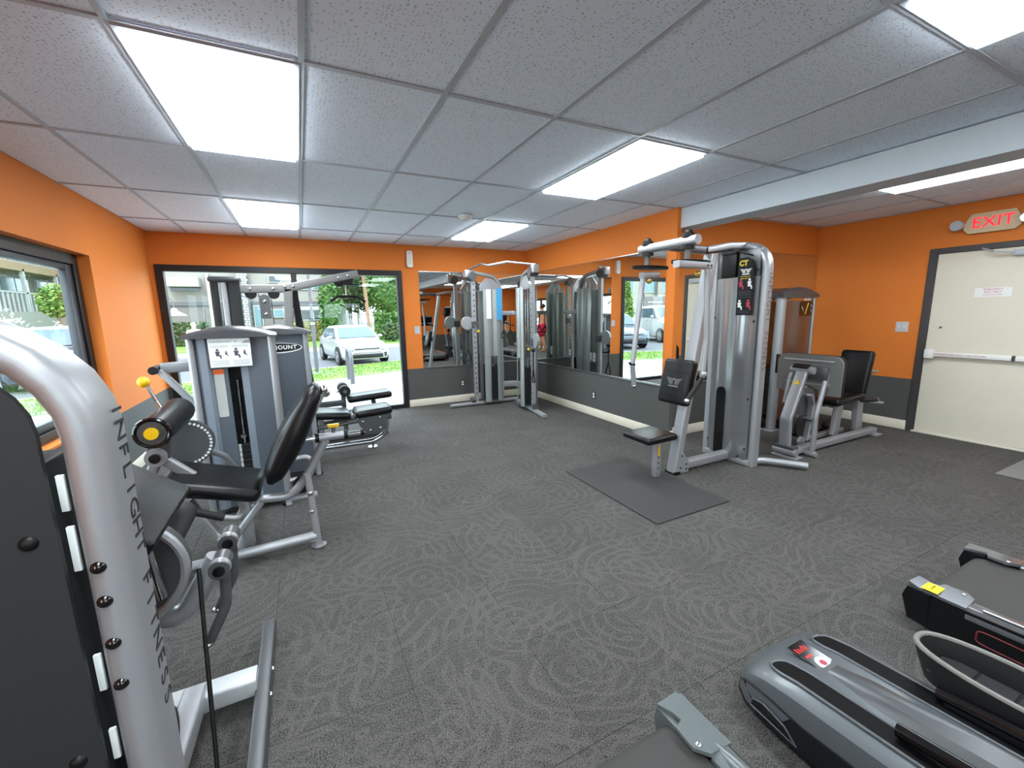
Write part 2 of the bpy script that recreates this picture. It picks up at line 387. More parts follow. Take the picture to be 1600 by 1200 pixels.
# ================================================================== STRUCTURE
XL, XR, YF, YB, XM, YA, ZC = -1.54, 6.27, 6.55, -4.0, 3.56, 3.38, 2.468
G = -.15
def struct(o, label=None, cat=None): return tag(o, label, cat, None, 'structure')
def wall(name, axis, pos, thick, a0, a1, z0, z1, holes, label):
    """axis 'x': plane x=pos, runs along y; thick extends away from the room"""
    b = B(); cuts = sorted(set([a0, a1]+[h[0] for h in holes]+[h[1] for h in holes]))
    for p, q in zip(cuts[:-1], cuts[1:]):
        hz = sorted([(h[2], h[3]) for h in holes if h[0] <= p+1e-6 and h[1] >= q-1e-6])
        zs = z0; segs = []
        for lo, hi in hz:
            if lo > zs: segs.append((zs, lo))
            zs = hi
        if zs < z1: segs.append((zs, z1))
        for lo, hi in segs:
            if axis == 'x': b.box((min(pos, pos+thick), p, lo), (max(pos, pos+thick), q, hi))
            else: b.box((p, min(pos, pos+thick), lo), (q, max(pos, pos+thick), hi))
    o = b.mk(name, 'wall_paint', None, smooth=0); struct(o, label, 'wall'); return o
WL1 = (1.9, 4.88, .62, 1.985); WL2 = (-3.2, -.4, .62, 1.985); WF = (-1.50, 1.43, 0.0, 2.095); DR = (1.20, 2.225, 0, 2.045); WB = (-.6, 2.2, .62, 1.985)
wall('wall_left', 'x', XL, -.175, YB-.25, YF+.25, -.1, 2.6, [WL1, WL2], 'orange over grey painted wall on the left with recessed windows')
wall('wall_far', 'y', YF, .2, XL, XM+.2, -.1, 2.6, [WF], 'far orange wall holding the big window and corner mirror')
wall('wall_mirror_side', 'x', XM, .06, YA-.1, YF, -.1, 2.6, [], 'orange side wall holding the long mirror, dark grey below')
wall('wall_alcove', 'y', YA, .2, XM+.02, XR, -.1, 2.6, [], 'orange alcove wall behind the leg press tower')
wall('wall_right', 'x', XR, .2, YB-.25, YA+.2, -.1, 2.6, [DR], 'orange right wall holding the emergency door')
wall('wall_back', 'y', YB, -.25, XL, XR, -.1, 2.6, [WB], 'orange wall behind the camera seen only in the mirrors')
# floor
fl = B().box((XL-.1, YB-.1, -.12), (XR+.1, YF+.1, -.007)).mk('floor', 'rubber', None, 0); struct(fl, 'dark grey carpet tile floor with swirl pattern', 'floor')
Y0T = -.04
B().box((XL, YB, -.007), (XR, Y0T, 0)).mk('carpet_field', 'carpet', fl, 0)['kind'] = 'stuff'
xs = [.268+.5*k for k in range(-5, 14)]; ys = [Y0T+.5*k for k in range(0, 15)]
tmesh = None
for x in xs:
    for y in ys:
        xa, xb, ya, yb = max(x, XL), min(x+.5, XR), max(y, Y0T), min(y+.5, YF)
        if ya >= YA: xb = min(xb, XM)
        if xb-xa < .02 or yb-ya < .02: continue
        full = abs(xb-xa-.5) < 1e-6 and abs(yb-ya-.5) < 1e-6
        if full and tmesh:
            o = bpy.data.objects.new('carpet_tile', tmesh); COL.objects.link(o); o.location = ((xa+xb)/2, (ya+yb)/2, 0); o.parent = fl
        else:
            w, h = (xb-xa)/2-.0004, (yb-ya)/2-.0004; e = .0011
            rg = [[(-w, -h, -.007), (w, -h, -.007), (w, h, -.007), (-w, h, -.007)], [(-w, -h, -e), (w, -h, -e), (w, h, -e), (-w, h, -e)], [(-w+e, -h+e, 0), (w-e, -h+e, 0), (w-e, h-e, 0), (-w+e, h-e, 0)]]
            o = B().loft(rg).mk('carpet_tile', 'carpet', None, 0); o.location = ((xa+xb)/2, (ya+yb)/2, 0); o.parent = fl
            if full: tmesh = o.data
# ceiling
ce = B().box((XL-.3, YB-.3, ZC+.05), (XR+.3, YF+.3, ZC+.4)).mk('ceiling', 'rail_grey', None, 0); struct(ce, 'suspended ceiling of speckled tiles in a metal grid', 'ceiling')
gx = lambda i: -.509+.61*i
gy = lambda j: 2.091+1.22*j
LIGHTS = [(0, 0), (0, 2), (4, 0), (4, 2), (4, -2), (0, -2), (0, -4), (4, -4), (8, -1), (8, -3)]
for i in range(-2, 12):
    for j in range(-6, 5):
        xa, xb, ya, yb = max(gx(i), XL), min(gx(i+1), XR), max(gy(j), YB), min(gy(j+1), YF)
        if ya < YA < yb and xb > XM+.1: yb = YA if xa >= XM-.1 else yb
        if ya >= YA: xb = min(xb, XM)
        if xb-xa < .03 or yb-ya < .03 or (i, j) in LIGHTS: continue
        w, h = (xb-xa)/2-.004, (yb-ya)/2-.004
        full = abs(xb-xa-.61) < 1e-6 and abs(yb-ya-1.22) < 1e-6
        if full and bpy.data.meshes.get('ceiling_tile_full'):
            o = bpy.data.objects.new('ceiling_tile', bpy.data.meshes['ceiling_tile_full']); COL.objects.link(o)
        else:
            o = B().box((-w, -h, 0), (w, h, .016), .003, 1).mk('ceiling_tile', 'ceiling_tile', None, 0)
            if full: o.data.name = 'ceiling_tile_full'
        o.location = ((xa+xb)/2, (ya+yb)/2, ZC+.006+random.uniform(0, .003)); o.parent = ce
for i in range(-1, 12):
    x = gx(i); y1 = YF if x < XM else YA
    if XL < x < XR: B().box((x-.012, YB, ZC), (x+.012, y1, ZC+.006)).box((x-.003, YB, ZC+.006), (x+.003, y1, ZC+.04)).mk('grid_rail', 'rail_grey', ce, 0)
for j in range(-5, 5):
    y = gy(j); x1 = XM if y > YA else XR
    if YB < y < YF: B().box((XL, y-.012, ZC+.0005), (x1, y+.012, ZC+.006)).mk('grid_rail', 'rail_grey', ce, 0)
# lamps
LL = {(0, 0): 'bright flat ceiling light panel above the leg extension machine', (0, 2): 'small far ceiling light panel above the big window', (4, 0): 'bright ceiling light panel above the rubber floor mat', (4, 2): 'far ceiling light panel above the corner cable station',
      (4, -2): 'ceiling light panel cut off at the top right corner', (8, -1): 'narrow bright light panel past the white beam over the exit', (0, -2): 'ceiling light panel just behind the camera on the left', (0, -4): 'rearmost ceiling light panel on the left', (4, -4): 'rearmost ceiling light panel over the treadmill consoles', (8, -3): 'rear ceiling light panel past the white beam'}
for (i, j) in LIGHTS:
    xa, ya = gx(i), gy(j)
    t = thing('ceiling_light', LL[(i, j)], 'light', ((xa+.305), ya+.61, ZC-.004), 'recessed ceiling light panels')
    w, h = .285, .59; cx, cy = xa+.305, ya+.61
    f = B()
    for a, b_ in (((cx-w-.012, cy-h-.012), (cx-w+.010, cy+h+.012)), ((cx+w-.010, cy-h-.012), (cx+w+.012, cy+h+.012)), ((cx-w+.01, cy-h-.012), (cx+w-.01, cy-h+.010)), ((cx-w+.01, cy+h-.010), (cx+w-.01, cy+h+.012))):
        f.box((a[0], a[1], ZC-.006), (b_[0], b_[1], ZC+.02))
    f.mk('frame', 'rail_grey', t, 0)
    B().box((cx-w+.011, cy-h+.011, ZC-.022), (cx+w-.011, cy+h-.011, ZC+.012)).mk('diffuser', 'lit_panel', t, 0)  # lens dropped below its frame so its glowing sides brighten the ceiling
# beam, baseboards
b = B().box((XM+.045, YB, 2.275), (XM+.30, YA, ZC-.001)); o = b.mk('trim_1', 'beam_white', None, 0); struct(o, 'white boxed beam crossing the ceiling at the alcove', 'beam')
def bb(name, lo, hi, label): o = B().box(lo, hi, .008, 2).mk(name, 'cream', None); struct(o, label, 'baseboard')
bb('baseboard_far', (1.435, YF-.016, 0), (XM, YF, .112), 'cream baseboard under the corner mirror on the far wall')
bb('baseboard_mirror_side', (XM-.016, YA-.115, 0), (XM, YF-.016, .112), 'cream baseboard along the mirrored side wall')
bb('baseboard_pilaster', (XM-.016, YA-.117, 0), (XM+.06, YA-.101, .112), 'short cream baseboard on the wall end')
bb('baseboard_alcove', (XM+.061, YA-.016, 0), (XR-.017, YA, .112), 'cream baseboard on the alcove wall behind the leg press')
bb('baseboard_right', (XR-.016, 2.205, 0), (XR, YA-.017, .112), 'cream baseboard on the right wall ending at the door')
bb('baseboard_left', (XL, YB, 0), (XL+.016, YF-.03, .112), 'cream baseboard along the left wall')
# window far
def window(name, axis, pos, a0, a1, z0, z1, mulls, fwid, depth, label, sill=False):
    c = (pos, (a0+a1)/2, z0) if axis == 'x' else ((a0+a1)/2, pos, z0)
    t = thing(name, label, 'window', c, kind='structure')
    def bar(n, p, q, lo, hi, d=depth):
        if axis == 'x': B().box((pos-d/2, p, lo), (pos+d/2, q, hi), .004, 1).mk(n, 'window_black', t)
        else: B().box((p, pos-d/2, lo), (q, pos+d/2, hi), .004, 1).mk(n, 'window_black', t)
    bar('window_frame', a0, a0+fwid, z0, z1); bar('window_frame', a1-fwid, a1, z0, z1); bar('window_frame', a0+fwid, a1-fwid, z1-fwid, z1); bar('window_frame', a0+fwid, a1-fwid, z0, z0+fwid*.8)
    ed = [a0+fwid]+sum([[m-.035, m+.035] for m in mulls], [])+[a1-fwid]
    for m in mulls: bar('mullion', m-.035, m+.035, z0+fwid*.8, z1-fwid, depth*.9)
    for k in range(0, len(ed), 2):
        if axis == 'x': B().box((pos-.004, ed[k]-.005, z0+fwid*.8-.005), (pos+.004, ed[k+1]+.005, z1-fwid+.005)).mk('pane', 'window_glass', t, 0)
        else: B().box((ed[k]-.005, pos-.004, z0+fwid*.8-.005), (ed[k+1]+.005, pos+.004, z1-fwid+.005)).mk('pane', 'window_glass', t, 0)
    return t
window('window_1', 'y', YF+.03, WF[0], WF[1], WF[2], WF[3], [-.02], .078, .10, 'large black framed storefront window in the far wall')
w2 = window('window_2', 'x', XL-.125, WL1[0], WL1[1], WL1[2], WL1[3], [3.3], .085, .09, 'black framed window recessed in the left orange wall')
for (ya, yb, za, zb) in ((WL1[1]-.185, WL1[1]-.085, WL1[2]+.07, WL1[3]-.085), (3.335, 3.41, WL1[2]+.07, WL1[3]-.085), (3.41, WL1[1]-.185, WL1[3]-.135, WL1[3]-.085), (3.41, WL1[1]-.185, WL1[2]+.07, WL1[2]+.13)):
    B().box((XL-.15, ya+.003, za+.003), (XL-.098, yb-.003, zb-.003), .006, 2).mk('sash', 'sash_grey', w2)
window('window_3', 'x', XL-.125, WL2[0], WL2[1], WL2[2], WL2[3], [-1.8], .085, .09, 'black framed left wall window behind the camera')
window('window_4', 'y', YB-.16, WB[0], WB[1], WB[2], WB[3], [.8], .085, .09, 'black framed window in the wall behind the camera')
# door
d = thing('door_1', 'cream emergency exit door with white panic bar', 'door', (XR, 1.7, 0), kind='structure')
f = B()
B().box((XR-.02, 2.155, 0), (XR+.06, 2.225, 2.045), .004, 1).mk('door_frame', 'frame_dark', d)
B().box((XR-.02, 1.20, 0), (XR+.06, 1.27, 2.045), .004, 1).mk('door_frame', 'frame_dark', d)
B().box((XR-.02, 1.27, 1.985), (XR+.06, 2.155, 2.045), .004, 1).mk('door_frame', 'frame_dark', d)
leaf = B().box((XR-.006, 1.273, .025), (XR+.04, 2.152, 1.983), .003, 1).mk('door_leaf', 'door_paint', d)
B().box((XR-.03, 1.24, 0), (XR+.03, 2.17, .02), .004, 1).mk('threshold', 'cream', d)
pb = B().box((XR-.055, 1.33, .885), (XR-.03, 2.1, .935), .008, 2).mk('panic_bar', 'white_plastic', d)
B().box((XR-.07, 2.06, .86), (XR-.006, 2.14, .965), .012, 2).mk('latch_case', 'white_plastic', pb)
B().box((XR-.062, 1.46, .883), (XR-.028, 1.485, .937), .003, 1).mk('bar_joint', 'frame_dark', pb)
B().box((XR-.05, 1.32, .88), (XR-.006, 1.36, .94), .006, 1).mk('bar_bracket', 'white_plastic', pb)
text('bar_lettering', 'EMERGENCY EXIT ONLY  PUSH TO OPEN', .022, (XR-.0565, 1.86, .911), (0, -1, 0), (0, 0, 1), 'red_ink', pb, .0006)
sg = B().box((XR-.009, 1.57, 1.515), (XR-.005, 1.83, 1.605)).mk('door_sign', 'white_plastic', d, 0)
for k, (s_, tx) in enumerate(((.024, 'EMERGENCY'), (.024, 'EXIT ONLY'), (.014, 'ALARM WILL SOUND'))): text('sign_lettering', tx, s_, (XR-.0098, 1.70, 1.588-.026*k), (0, -1, 0), (0, 0, 1), 'red_ink', sg, .0005)
B().box((XR-.06, 1.33, 1.90), (XR-.006, 1.6, 1.955), .01, 2).mk('door_closer', 'rail_grey', d)
B().tube([(XR-.04, 1.56, 1.93), (XR-.14, 1.7, 1.95), (XR-.02, 1.82, 2.0)], .008).mk('closer_arm', 'rail_grey', d)
B().cyl((XR-.012, 2.05, 1.2), (XR-.004, 2.05, 1.2), .01).mk('keyhole', 'frame_dark', d)
# mirrors
def mirror(label, lo, hi, axis):
    t = thing('wall_mirror', label, 'mirror', ((lo[0]+hi[0])/2, (lo[1]+hi[1])/2, lo[2]), 'frameless wall mirrors')
    B().box(lo, hi).mk('mirror_glass', 'mirror', t, 0)
    l2, h2 = V(lo), V(hi)
    if axis == 'y':
        B().box((l2.x, l2.y-.007, l2.z-.012), (h2.x, h2.y, l2.z+.006)).mk('bottom_channel', 'steel_plate', t, 0); B().box((l2.x, l2.y-.003, h2.z-.003), (h2.x, h2.y, h2.z+.005)).mk('top_clip', 'steel_plate', t, 0)
    else:
        B().box((l2.x-.007, l2.y, l2.z-.012), (h2.x, h2.y, l2.z+.006)).mk('bottom_channel', 'steel_plate', t, 0); B().box((l2.x-.003, l2.y, h2.z-.003), (h2.x, h2.y, h2.z+.005)).mk('top_clip', 'steel_plate', t, 0)
mirror('frameless mirror on the far wall behind the cable station', (1.688, YF-.008, .612), (XM-.006, YF-.001, 2.092), 'y')
mirror('long frameless mirror on the side wall reaching into the corner', (XM-.008, YA+.02, .612), (XM-.001, YF-.009, 2.092), 'x')
mirror('frameless mirror on the alcove wall behind the leg press tower', (XM+.10, YA-.008, .612), (XR-.015, YA-.001, 2.11), 'y')
# small wall fittings
def plate(name, label, cat, c, nrm, w, h, m, kind):
    t = thing(name, label, cat, c); c = V(c); n = V(nrm); s = n.cross(Z).normalized()
    B().prism(rrect(c+n*.0005, w, h, .006, s, Z), n*.006).mk('cover_plate', m, t, 30)
    if kind == 'outlet':
        for dz in (-.02, .02): B().prism(rrect(c+n*.006+Z*dz, .034, .028, .012, s, Z), n*.003).mk('socket', 'white_plastic', t, 30)
    elif kind == 'switch':
        for dx in (-.024, .024): B().rbox(c+n*.012+s*dx, (.014, .012, .03), None, .002, 1).mk('toggle', 'white_plastic', t)
    elif kind == 'panel': B().prism(rrect(c+n*.0064, w*.7, h*.6, .004, s, Z), n*.004).mk('face', 'rail_grey', t, 30)
    return t
plate('wall_outlet', 'white outlet low on the dark wall under the long mirror', 'outlet', (XM, 4.62, .295), (-1, 0, 0), .072, .115, 'frame_dark', 'outlet')
plate('wall_outlet', 'white outlet low on the far wall behind the cable station', 'outlet', (2.33, YF, .305), (0, -1, 0), .072, .115, 'frame_dark', 'outlet')
plate('wall_outlet', 'white outlet on the alcove wall behind the chest fly tower', 'outlet', (3.86, YA, .31), (0, -1, 0), .072, .115, 'frame_dark', 'outlet')
plate('light_switch', 'steel double light switch plate beside the exit door', 'switch', (XR, 2.385, 1.2), (-1, 0, 0), .115, .115, 'switch_plate', 'switch')
plate('wall_control', 'grey square control plate between the window and mirror', 'switch', (1.622, YF, 1.205), (0, -1, 0), .08, .115, 'rail_grey', 'panel')
t = thing('motion_sensor', 'white oblong motion sensor high beside the big window', 'sensor', (1.556, YF, 2.26))
B().prism(rrect((1.556, YF-.001, 2.265), .085, .24, .025, X, Z), (0, -.05, 0)).mk('housing', 'white_plastic', t, 30)
B().prism(rrect((1.556, YF-.0512, 2.235), .05, .10, .012, X, Z), (0, -.004, 0)).mk('lens', 'cream', t, 30); B().cyl((1.556, YF-.05, 2.345), (1.556, YF-.056, 2.345), .006).mk('indicator', 'frame_dark', t)
p = atz(727, 337, ZC)
t = thing('smoke_detector', 'round white smoke detector on the ceiling near the far light', 'smoke detector', (p.x, p.y, ZC))
B().cyl((p.x, p.y, ZC+.001), (p.x, p.y, ZC-.02), .075, 24).mk('base', 'white_plastic', t); B().cyl((p.x, p.y, ZC-.02), (p.x, p.y, ZC-.045), .062, 24, .045).mk('cover', 'white_plastic', t)
# exit sign
ex = thing('exit_sign', 'beige emergency light with glowing red exit lettering', 'exit sign', (XR, 1.76, 2.14))
EY, EZ = 1.775, 2.25
pl = [(-.20, -.05), (-.16, -.095), (.16, -.095), (.20, -.05), (.185, .03), (.15, .095), (-.15, .095), (-.185, .03)]
B().prism([(XR-.001, EY-a, EZ+b_) for a, b_ in pl], (-.05, 0, 0)).mk('case', 'exit_case', ex, 20)
text('exit_lettering', 'EXIT', .145, (XR-.0525, EY-.005, EZ+.0), (0, -1, 0), (0, 0, 1), 'exit_red', ex, .001)
for s_ in (1, -1):
    hd = B().cyl((XR-.05, EY+s_*.235, EZ+.0), (XR-.10, EY+s_*.245, EZ-.005), .045, 18, .052).mk('lamp_head', 'rail_grey', ex)
    B().cyl((XR-.10, EY+s_*.245, EZ-.005), (XR-.106, EY+s_*.2455, EZ-.005), .048, 18).mk('lamp_lens', 'lamp_lens', hd)
    B().cyl((XR-.03, EY+s_*.18, EZ), (XR-.04, EY+s_*.21, EZ), .014).mk('lamp_arm', 'exit_case', hd)
# floor mats
o = B().box((2.05, 1.95, .0005), (2.79, 3.07, .012), .004, 1).mk('floor_mat', 'mat_rubber', None); tag(o, 'thin dark rubber mat under the chest fly seat', 'mat')
o = B().box((5.22, .35, .0005), (6.20, 1.225, .012), .004, 1).mk('floor_mat', 'mat_light', None); tag(o, 'grey floor mat in front of the exit door', 'mat')
#@@MACHINES
# ================================================================== CHEST FLY STATION (lettered frame, faces left)
def bolt(b, p, n, r=.009, h=.006): p = V(p); n = V(n).normalized(); x = (n.orthogonal()).normalized(); y = n.cross(x); b.loft([[p+n*(h*math.sin(q))+(x*math.cos(2*math.pi*k/12)+y*math.sin(2*math.pi*k/12))*(r*math.cos(q)) for k in range(12)] for q in (0, .5, .95, 1.4)])
def figure(parent, c, ax, ay, nrm, s, m):
    """small printed gym figure: head, torso, legs as thin shapes"""
    c, ax, ay, n = V(c), V(ax), V(ay), V(nrm); b = B()
    b.cyl(c+ay*.42*s, c+ay*.42*s+n*.0006, .13*s, 10)
    b.prism([c+ax*(-.22*s)+ay*(.27*s), c+ax*(.22*s)+ay*(.27*s), c+ax*(.14*s)-ay*(.15*s), c-ax*(.14*s)-ay*(.15*s)], n*.0006)
    b.prism([c+ax*(-.16*s)-ay*(.12*s), c+ax*(.3*s)-ay*(.12*s), c+ax*(.34*s)-ay*(.5*s), c+ax*(.2*s)-ay*(.5*s), c+ax*(.16*s)-ay*(.25*s), c-ax*(.16*s)-ay*(.25*s)], n*.0006)
    return b.mk('printed_figure', m, parent, 0)
def wings(parent, c, ax, ay, nrm, s, m):
    c, ax, ay, n = V(c), V(ax), V(ay), V(nrm); b = B()
    for sg in (-1, 1):
        for k in range(4): b.prism([c+ax*(sg*.06*s)+ay*((.12-.07*k)*s), c+ax*(sg*(.5-.06*k)*s)+ay*((.18-.09*k)*s), c+ax*(sg*(.46-.06*k)*s)+ay*((.13-.09*k)*s), c+ax*(sg*.06*s)+ay*((.07-.07*k)*s)], n*.0006)
    b.cyl(c+ay*.12*s, c+ay*.12*s+n*.0006, .06*s, 8)
    b.prism([c+ax*(-.3*s)-ay*.2*s, c+ax*(.3*s)-ay*.2*s, c+ax*(.3*s)-ay*.28*s, c-ax*(.3*s)-ay*.28*s], n*.0006)
    return b.mk('wing_emblem', m, parent, 0)
CF = thing('chest_fly_machine', 'silver chest fly machine with lettered tower facing left on the rubber mat', 'exercise machine', (3.2, 2.57, 0))
fr = B().tube([(3.64, 2.345, 0), (3.64, 2.345, 1.992), (3.64, 2.80, 1.992)], rad=.2, prof=(.105, .058, .027), nrm=X).mk('tower_frame', 'silver', CF)
text('frame_lettering', 'INFLIGHT  FITNESS', .082, (3.645, 2.3158, 1.32), (0, 0, -1), (1, 0, 0), 'letter_grey', fr, .0012, spacing=1.25)
B().tube([(3.60, 2.818, 0), (3.60, 2.818, 1.96)], prof=(.055, .05, .012), nrm=X).mk('rear_upright', 'silver', CF)
B().box((3.57, 2.345, .005), (3.66, 2.82, .06), .008).mk('base_rail', 'silver', CF)
def cfx(y): a = (y-2.372)/(2.79-2.372); return 3.578-.022*math.sin(math.pi*min(max(a, 0), 1))-.006*math.cos(5*math.pi*a)
ysr = [2.372+(2.79-2.372)*k/24 for k in range(25)]
sh = B(); rg = []
for z in (.05, .6, 1.2, 1.72): rg.append([(cfx(y), y, z) for y in ysr]+[(3.635, y, z) for y in ysr[::-1]])
sh.loft(rg).mk('shroud', 'silver_gloss', CF)
B().box((3.585, 2.38, 1.721), (3.63, 2.80, 1.96), .01).mk('shroud_top', 'silver_dark', CF)
B().box((3.555, 2.585, 1.725), (3.59, 2.735, 1.93), .008).box((3.55, 2.585, 1.93), (3.59, 2.735, 1.945)).mk('pulley_recess', 'black_plastic', CF)
sl_ = B(); zc_, hw = .66, .05
up = [(2.655-hw*math.cos(math.radians(a)), hw*math.sin(math.radians(a))) for a in range(0, 181, 15)]
sl_.loft([[(cfx(y)-.003, y, .66+dz) for y, dz in up], [(cfx(y)-.003, y, .09-dz) for y, dz in up]], caps=False, closed=False)
sl_.mk('weight_slot', 'black_gloss', CF, 30)
dc = B().prism([(3.543, 2.405, 1.385), (3.543, 2.55, 1.385), (3.543, 2.55, 1.885), (3.543, 2.47, 1.885), (3.543, 2.43, 1.86), (3.543, 2.405, 1.80)], (.004, 0, 0)).mk('instruction_plate', 'black_plastic', CF, 0)
text('plate_title', 'CT', .062, (3.5424, 2.505, 1.835), (0, -1, 0), (0, 0, 1), 'gold_ink', dc, .0005, bold=.003)
wings(dc, (3.5424, 2.478, 1.768), (0, -1, 0), (0, 0, 1), (-1, 0, 0), .11, 'white_ink')
for k, tx in enumerate(('PECTORAL FLY', 'REAR DELTOID')): text('plate_lettering', tx, .014, (3.5424, 2.478, 1.722-.018*k), (0, -1, 0), (0, 0, 1), 'gold_ink', dc, .0004)
for (yy, zz, m) in ((2.52, 1.655, 'red_ink'), (2.438, 1.655, 'white_ink'), (2.52, 1.475, 'white_ink'), (2.438, 1.475, 'red_ink')): figure(dc, (3.5424, yy, zz), (0, -1, 0), (0, 0, 1), (-1, 0, 0), .085, m)
for zz in (1.59, 1.575, 1.56, 1.54, 1.42, 1.405): B().box((3.5418, 2.42, zz), (3.5424, 2.535, zz+.004)).mk('print_line', 'ink', dc, 0)
for (yy, zz) in ((2.39, 1.77), (2.39, 1.33), (2.39, .63), (2.79, 1.36), (2.39, .16), (2.79, .16), (2.45, .075), (2.60, .075)):
    b = B(); bolt(b, (cfx(yy)-.001, yy, zz), (-1, 0, 0), .011); b.mk('screw', 'black_plastic', CF)
B().tube([(2.868, 2.57, .012), (3.20, 2.57, 1.90)], prof=(.10, .07, .012), nrm=Y).mk('front_upright', 'silver', CF)
B().tube([(3.10, 2.57, 1.93), (3.40, 2.57, 1.985), (3.64, 2.57, 2.0)], rad=.1, prof=(.07, .055, .01), nrm=Y).mk('top_beam', 'silver', CF)
B().tube([(2.90, 2.57, .062), (3.60, 2.57, .062)], prof=(.085, .07, .01), nrm=Y).mk('base_beam', 'silver', CF)
for s_ in (-1, 1): B().prism([(2.85, 2.57+s_*.05, .01), (3.0, 2.57+s_*.05, .01), (3.0, 2.57+s_*.05, .1), (2.93, 2.57+s_*.05, .2), (2.88, 2.57+s_*.05, .2)], (0, s_*.006, 0)).mk('gusset', 'silver', CF, 20)
for (xx, zz) in ((2.97, .04), (2.97, .085), (2.90, .06), (2.91, .17)):
    b = B(); bolt(b, (xx, 2.514, zz), (0, -1, 0)); b.mk('bolt', 'black_plastic', CF)
B().box((2.835, 2.51, .0), (2.90, 2.63, .03), .006).mk('foot_pad', 'black_plastic', CF)
B().tube([(3.62, 2.36, .045), (3.75, 2.31, .045), (3.84, 2.19, .045), (3.945, 2.03, .045)], .03, rad=.12).mk('rear_foot_bar', 'silver', CF)
st = B().rbox((2.575, 2.57, .395), (.33, .32, .055), RY(-1), .022, 3).mk('seat', 'leather', CF)
B().tube([(2.95, 2.57, .335), (2.50, 2.57, .345)], prof=(.06, .05, .008), nrm=Y).mk('seat_arm', 'silver', CF)
sp = B().box((2.635, 2.545, .002+.012), (2.69, 2.60, .345), .004).mk('seat_post', 'silver', CF)
for zz in (.09, .14, .19, .24): b = B(); bolt(b, (2.662, 2.545, zz), (0, -1, 0), .008, .003); b.mk('hole', 'black_plastic', sp)
B().prism([(2.645, 2.538, .30), (2.66, 2.538, .30), (2.655, 2.536, .21), (2.64, 2.536, .21)], (0, -.004, 0)).mk('pull_tag', 'yellow', CF, 0)
bp_ = B().rbox((2.87, 2.57, .83), (.085, .31, .39), RY(12), .03, 3).mk('back_pad', 'leather', CF)
n_ = RY(12) @ V((-1, 0, 0)); u_ = RY(12) @ Z
for dz in (.085, -.10): B().rbox(V((2.87, 2.57, .83))+n_*.0425+u_*dz, (.004, .27, .006), RY(12), .001, 1).mk('seam', 'black_plastic', bp_)
wings(bp_, V((2.87, 2.57, .83))+n_*.0435, (0, -1, 0), u_, n_, .17, 'letter_grey')
B().box((2.90, 2.53, .76), (3.02, 2.61, .88), .01).mk('pad_bracket', 'silver_dark', CF)
# overhead cross bar and two swing arms
B().tube([(2.68, 2.27, 1.955), (2.68, 2.86, 1.955)], .037, n=16).mk('cross_bar', 'silver', CF)
B().tube([(2.68, 2.57, 1.945), (3.12, 2.57, 1.935)], prof=(.07, .06, .01), nrm=Y).mk('boom', 'silver_dark', CF)
for yy, s_ in ((2.78, 1), (2.36, -1)):
    pv = B().cyl((2.68, yy, 1.985), (2.68, yy, 2.012), .045).sphere((2.68, yy, 2.015), .03, (1, 1, .9)).cyl((2.68, yy, 1.93), (2.68, yy, 1.895), .05).mk('pivot', 'black_plastic', CF)
    B().cyl((2.68, yy, 1.90), (2.68, yy, 1.79), .022).mk('pivot_shaft', 'silver_dark', pv)
    c = V((2.72, yy, 1.79)); pts = [c+V((.19*math.cos(2*math.pi*k/20), .085*math.sin(2*math.pi*k/20), 0)) for k in range(20)]
    B().prism(pts, (0, 0, .022)).mk('cam_plate', 'track_black', CF, 30)
    for q in (-.09, .02, .1): b = B(); bolt(b, c+V((q, -.03, 0)), (0, 0, -1), .008, .006); b.mk('cam_hole', 'chrome', CF)
    if s_ == 1:
        ar = B().tube([(2.80, yy, 1.745), (2.62, yy, 1.735)], prof=(.06, .05, .008), nrm=Y).mk('swing_arm', 'silver', CF)
        B().tube([(2.645, yy, 1.76), (2.55, yy, .98), (2.575, yy, .80)], .022, rad=.12).mk('arm_tube', 'silver', ar)
        B().cyl((2.548, yy, .975), (2.550, yy, .99), .028).cyl((2.55, yy, .985), (2.51, yy, 1.0), .008).mk('collar', 'black_plastic', ar); B().sphere((2.576, yy, .79), .023).mk('end_cap', 'chrome', ar)
        B().sphere((2.69, yy-.02, 1.69), .024).mk('pin_knob', 'gold', ar); B().tube([(2.69, yy, 1.705), (2.80, yy-.02, 1.725)], .007).mk('pin_lever', 'chrome', ar)
    else:
        ar = B().tube([(2.50, yy-.06, 1.775), (2.85, yy-.06, 1.77)], prof=(.06, .05, .008), nrm=Y).mk('swing_arm', 'silver', CF)
        B().tube([(2.83, yy-.06, 1.77), (2.87, yy-.06, 1.2), (2.86, yy-.05, .90)], .022, rad=.12).mk('arm_tube', 'silver', ar)
        B().tube([(2.86, yy-.05, .905), (2.70, yy-.05, .73)], .02).mk('foam_grip', 'foam', ar)
        B().sphere((2.697, yy-.05, .726), .023).mk('end_cap', 'chrome', ar); B().sphere((2.86, yy-.06, .93), .026).mk('joint', 'silver', ar)
        B().sphere((2.73, yy-.06, 1.71), .024).mk('pin_knob', 'gold', ar)
        for q in (2.80, 2.84): b = B(); bolt(b, (q, yy-.087, 1.77), (0, -1, 0), .011); b.mk('bolt', 'black_plastic', ar)
B().tube([(3.05, 2.50, 1.90), (3.3, 2.44, 1.93), (3.58, 2.45, 1.90)], .006, rad=.1).mk('cable', 'black_plastic', CF)
for q in (3.30, 3.38): b = B(); bolt(b, (q, 2.542, 1.965), (0, -1, 0), .012); b.mk('bolt', 'black_plastic', CF)
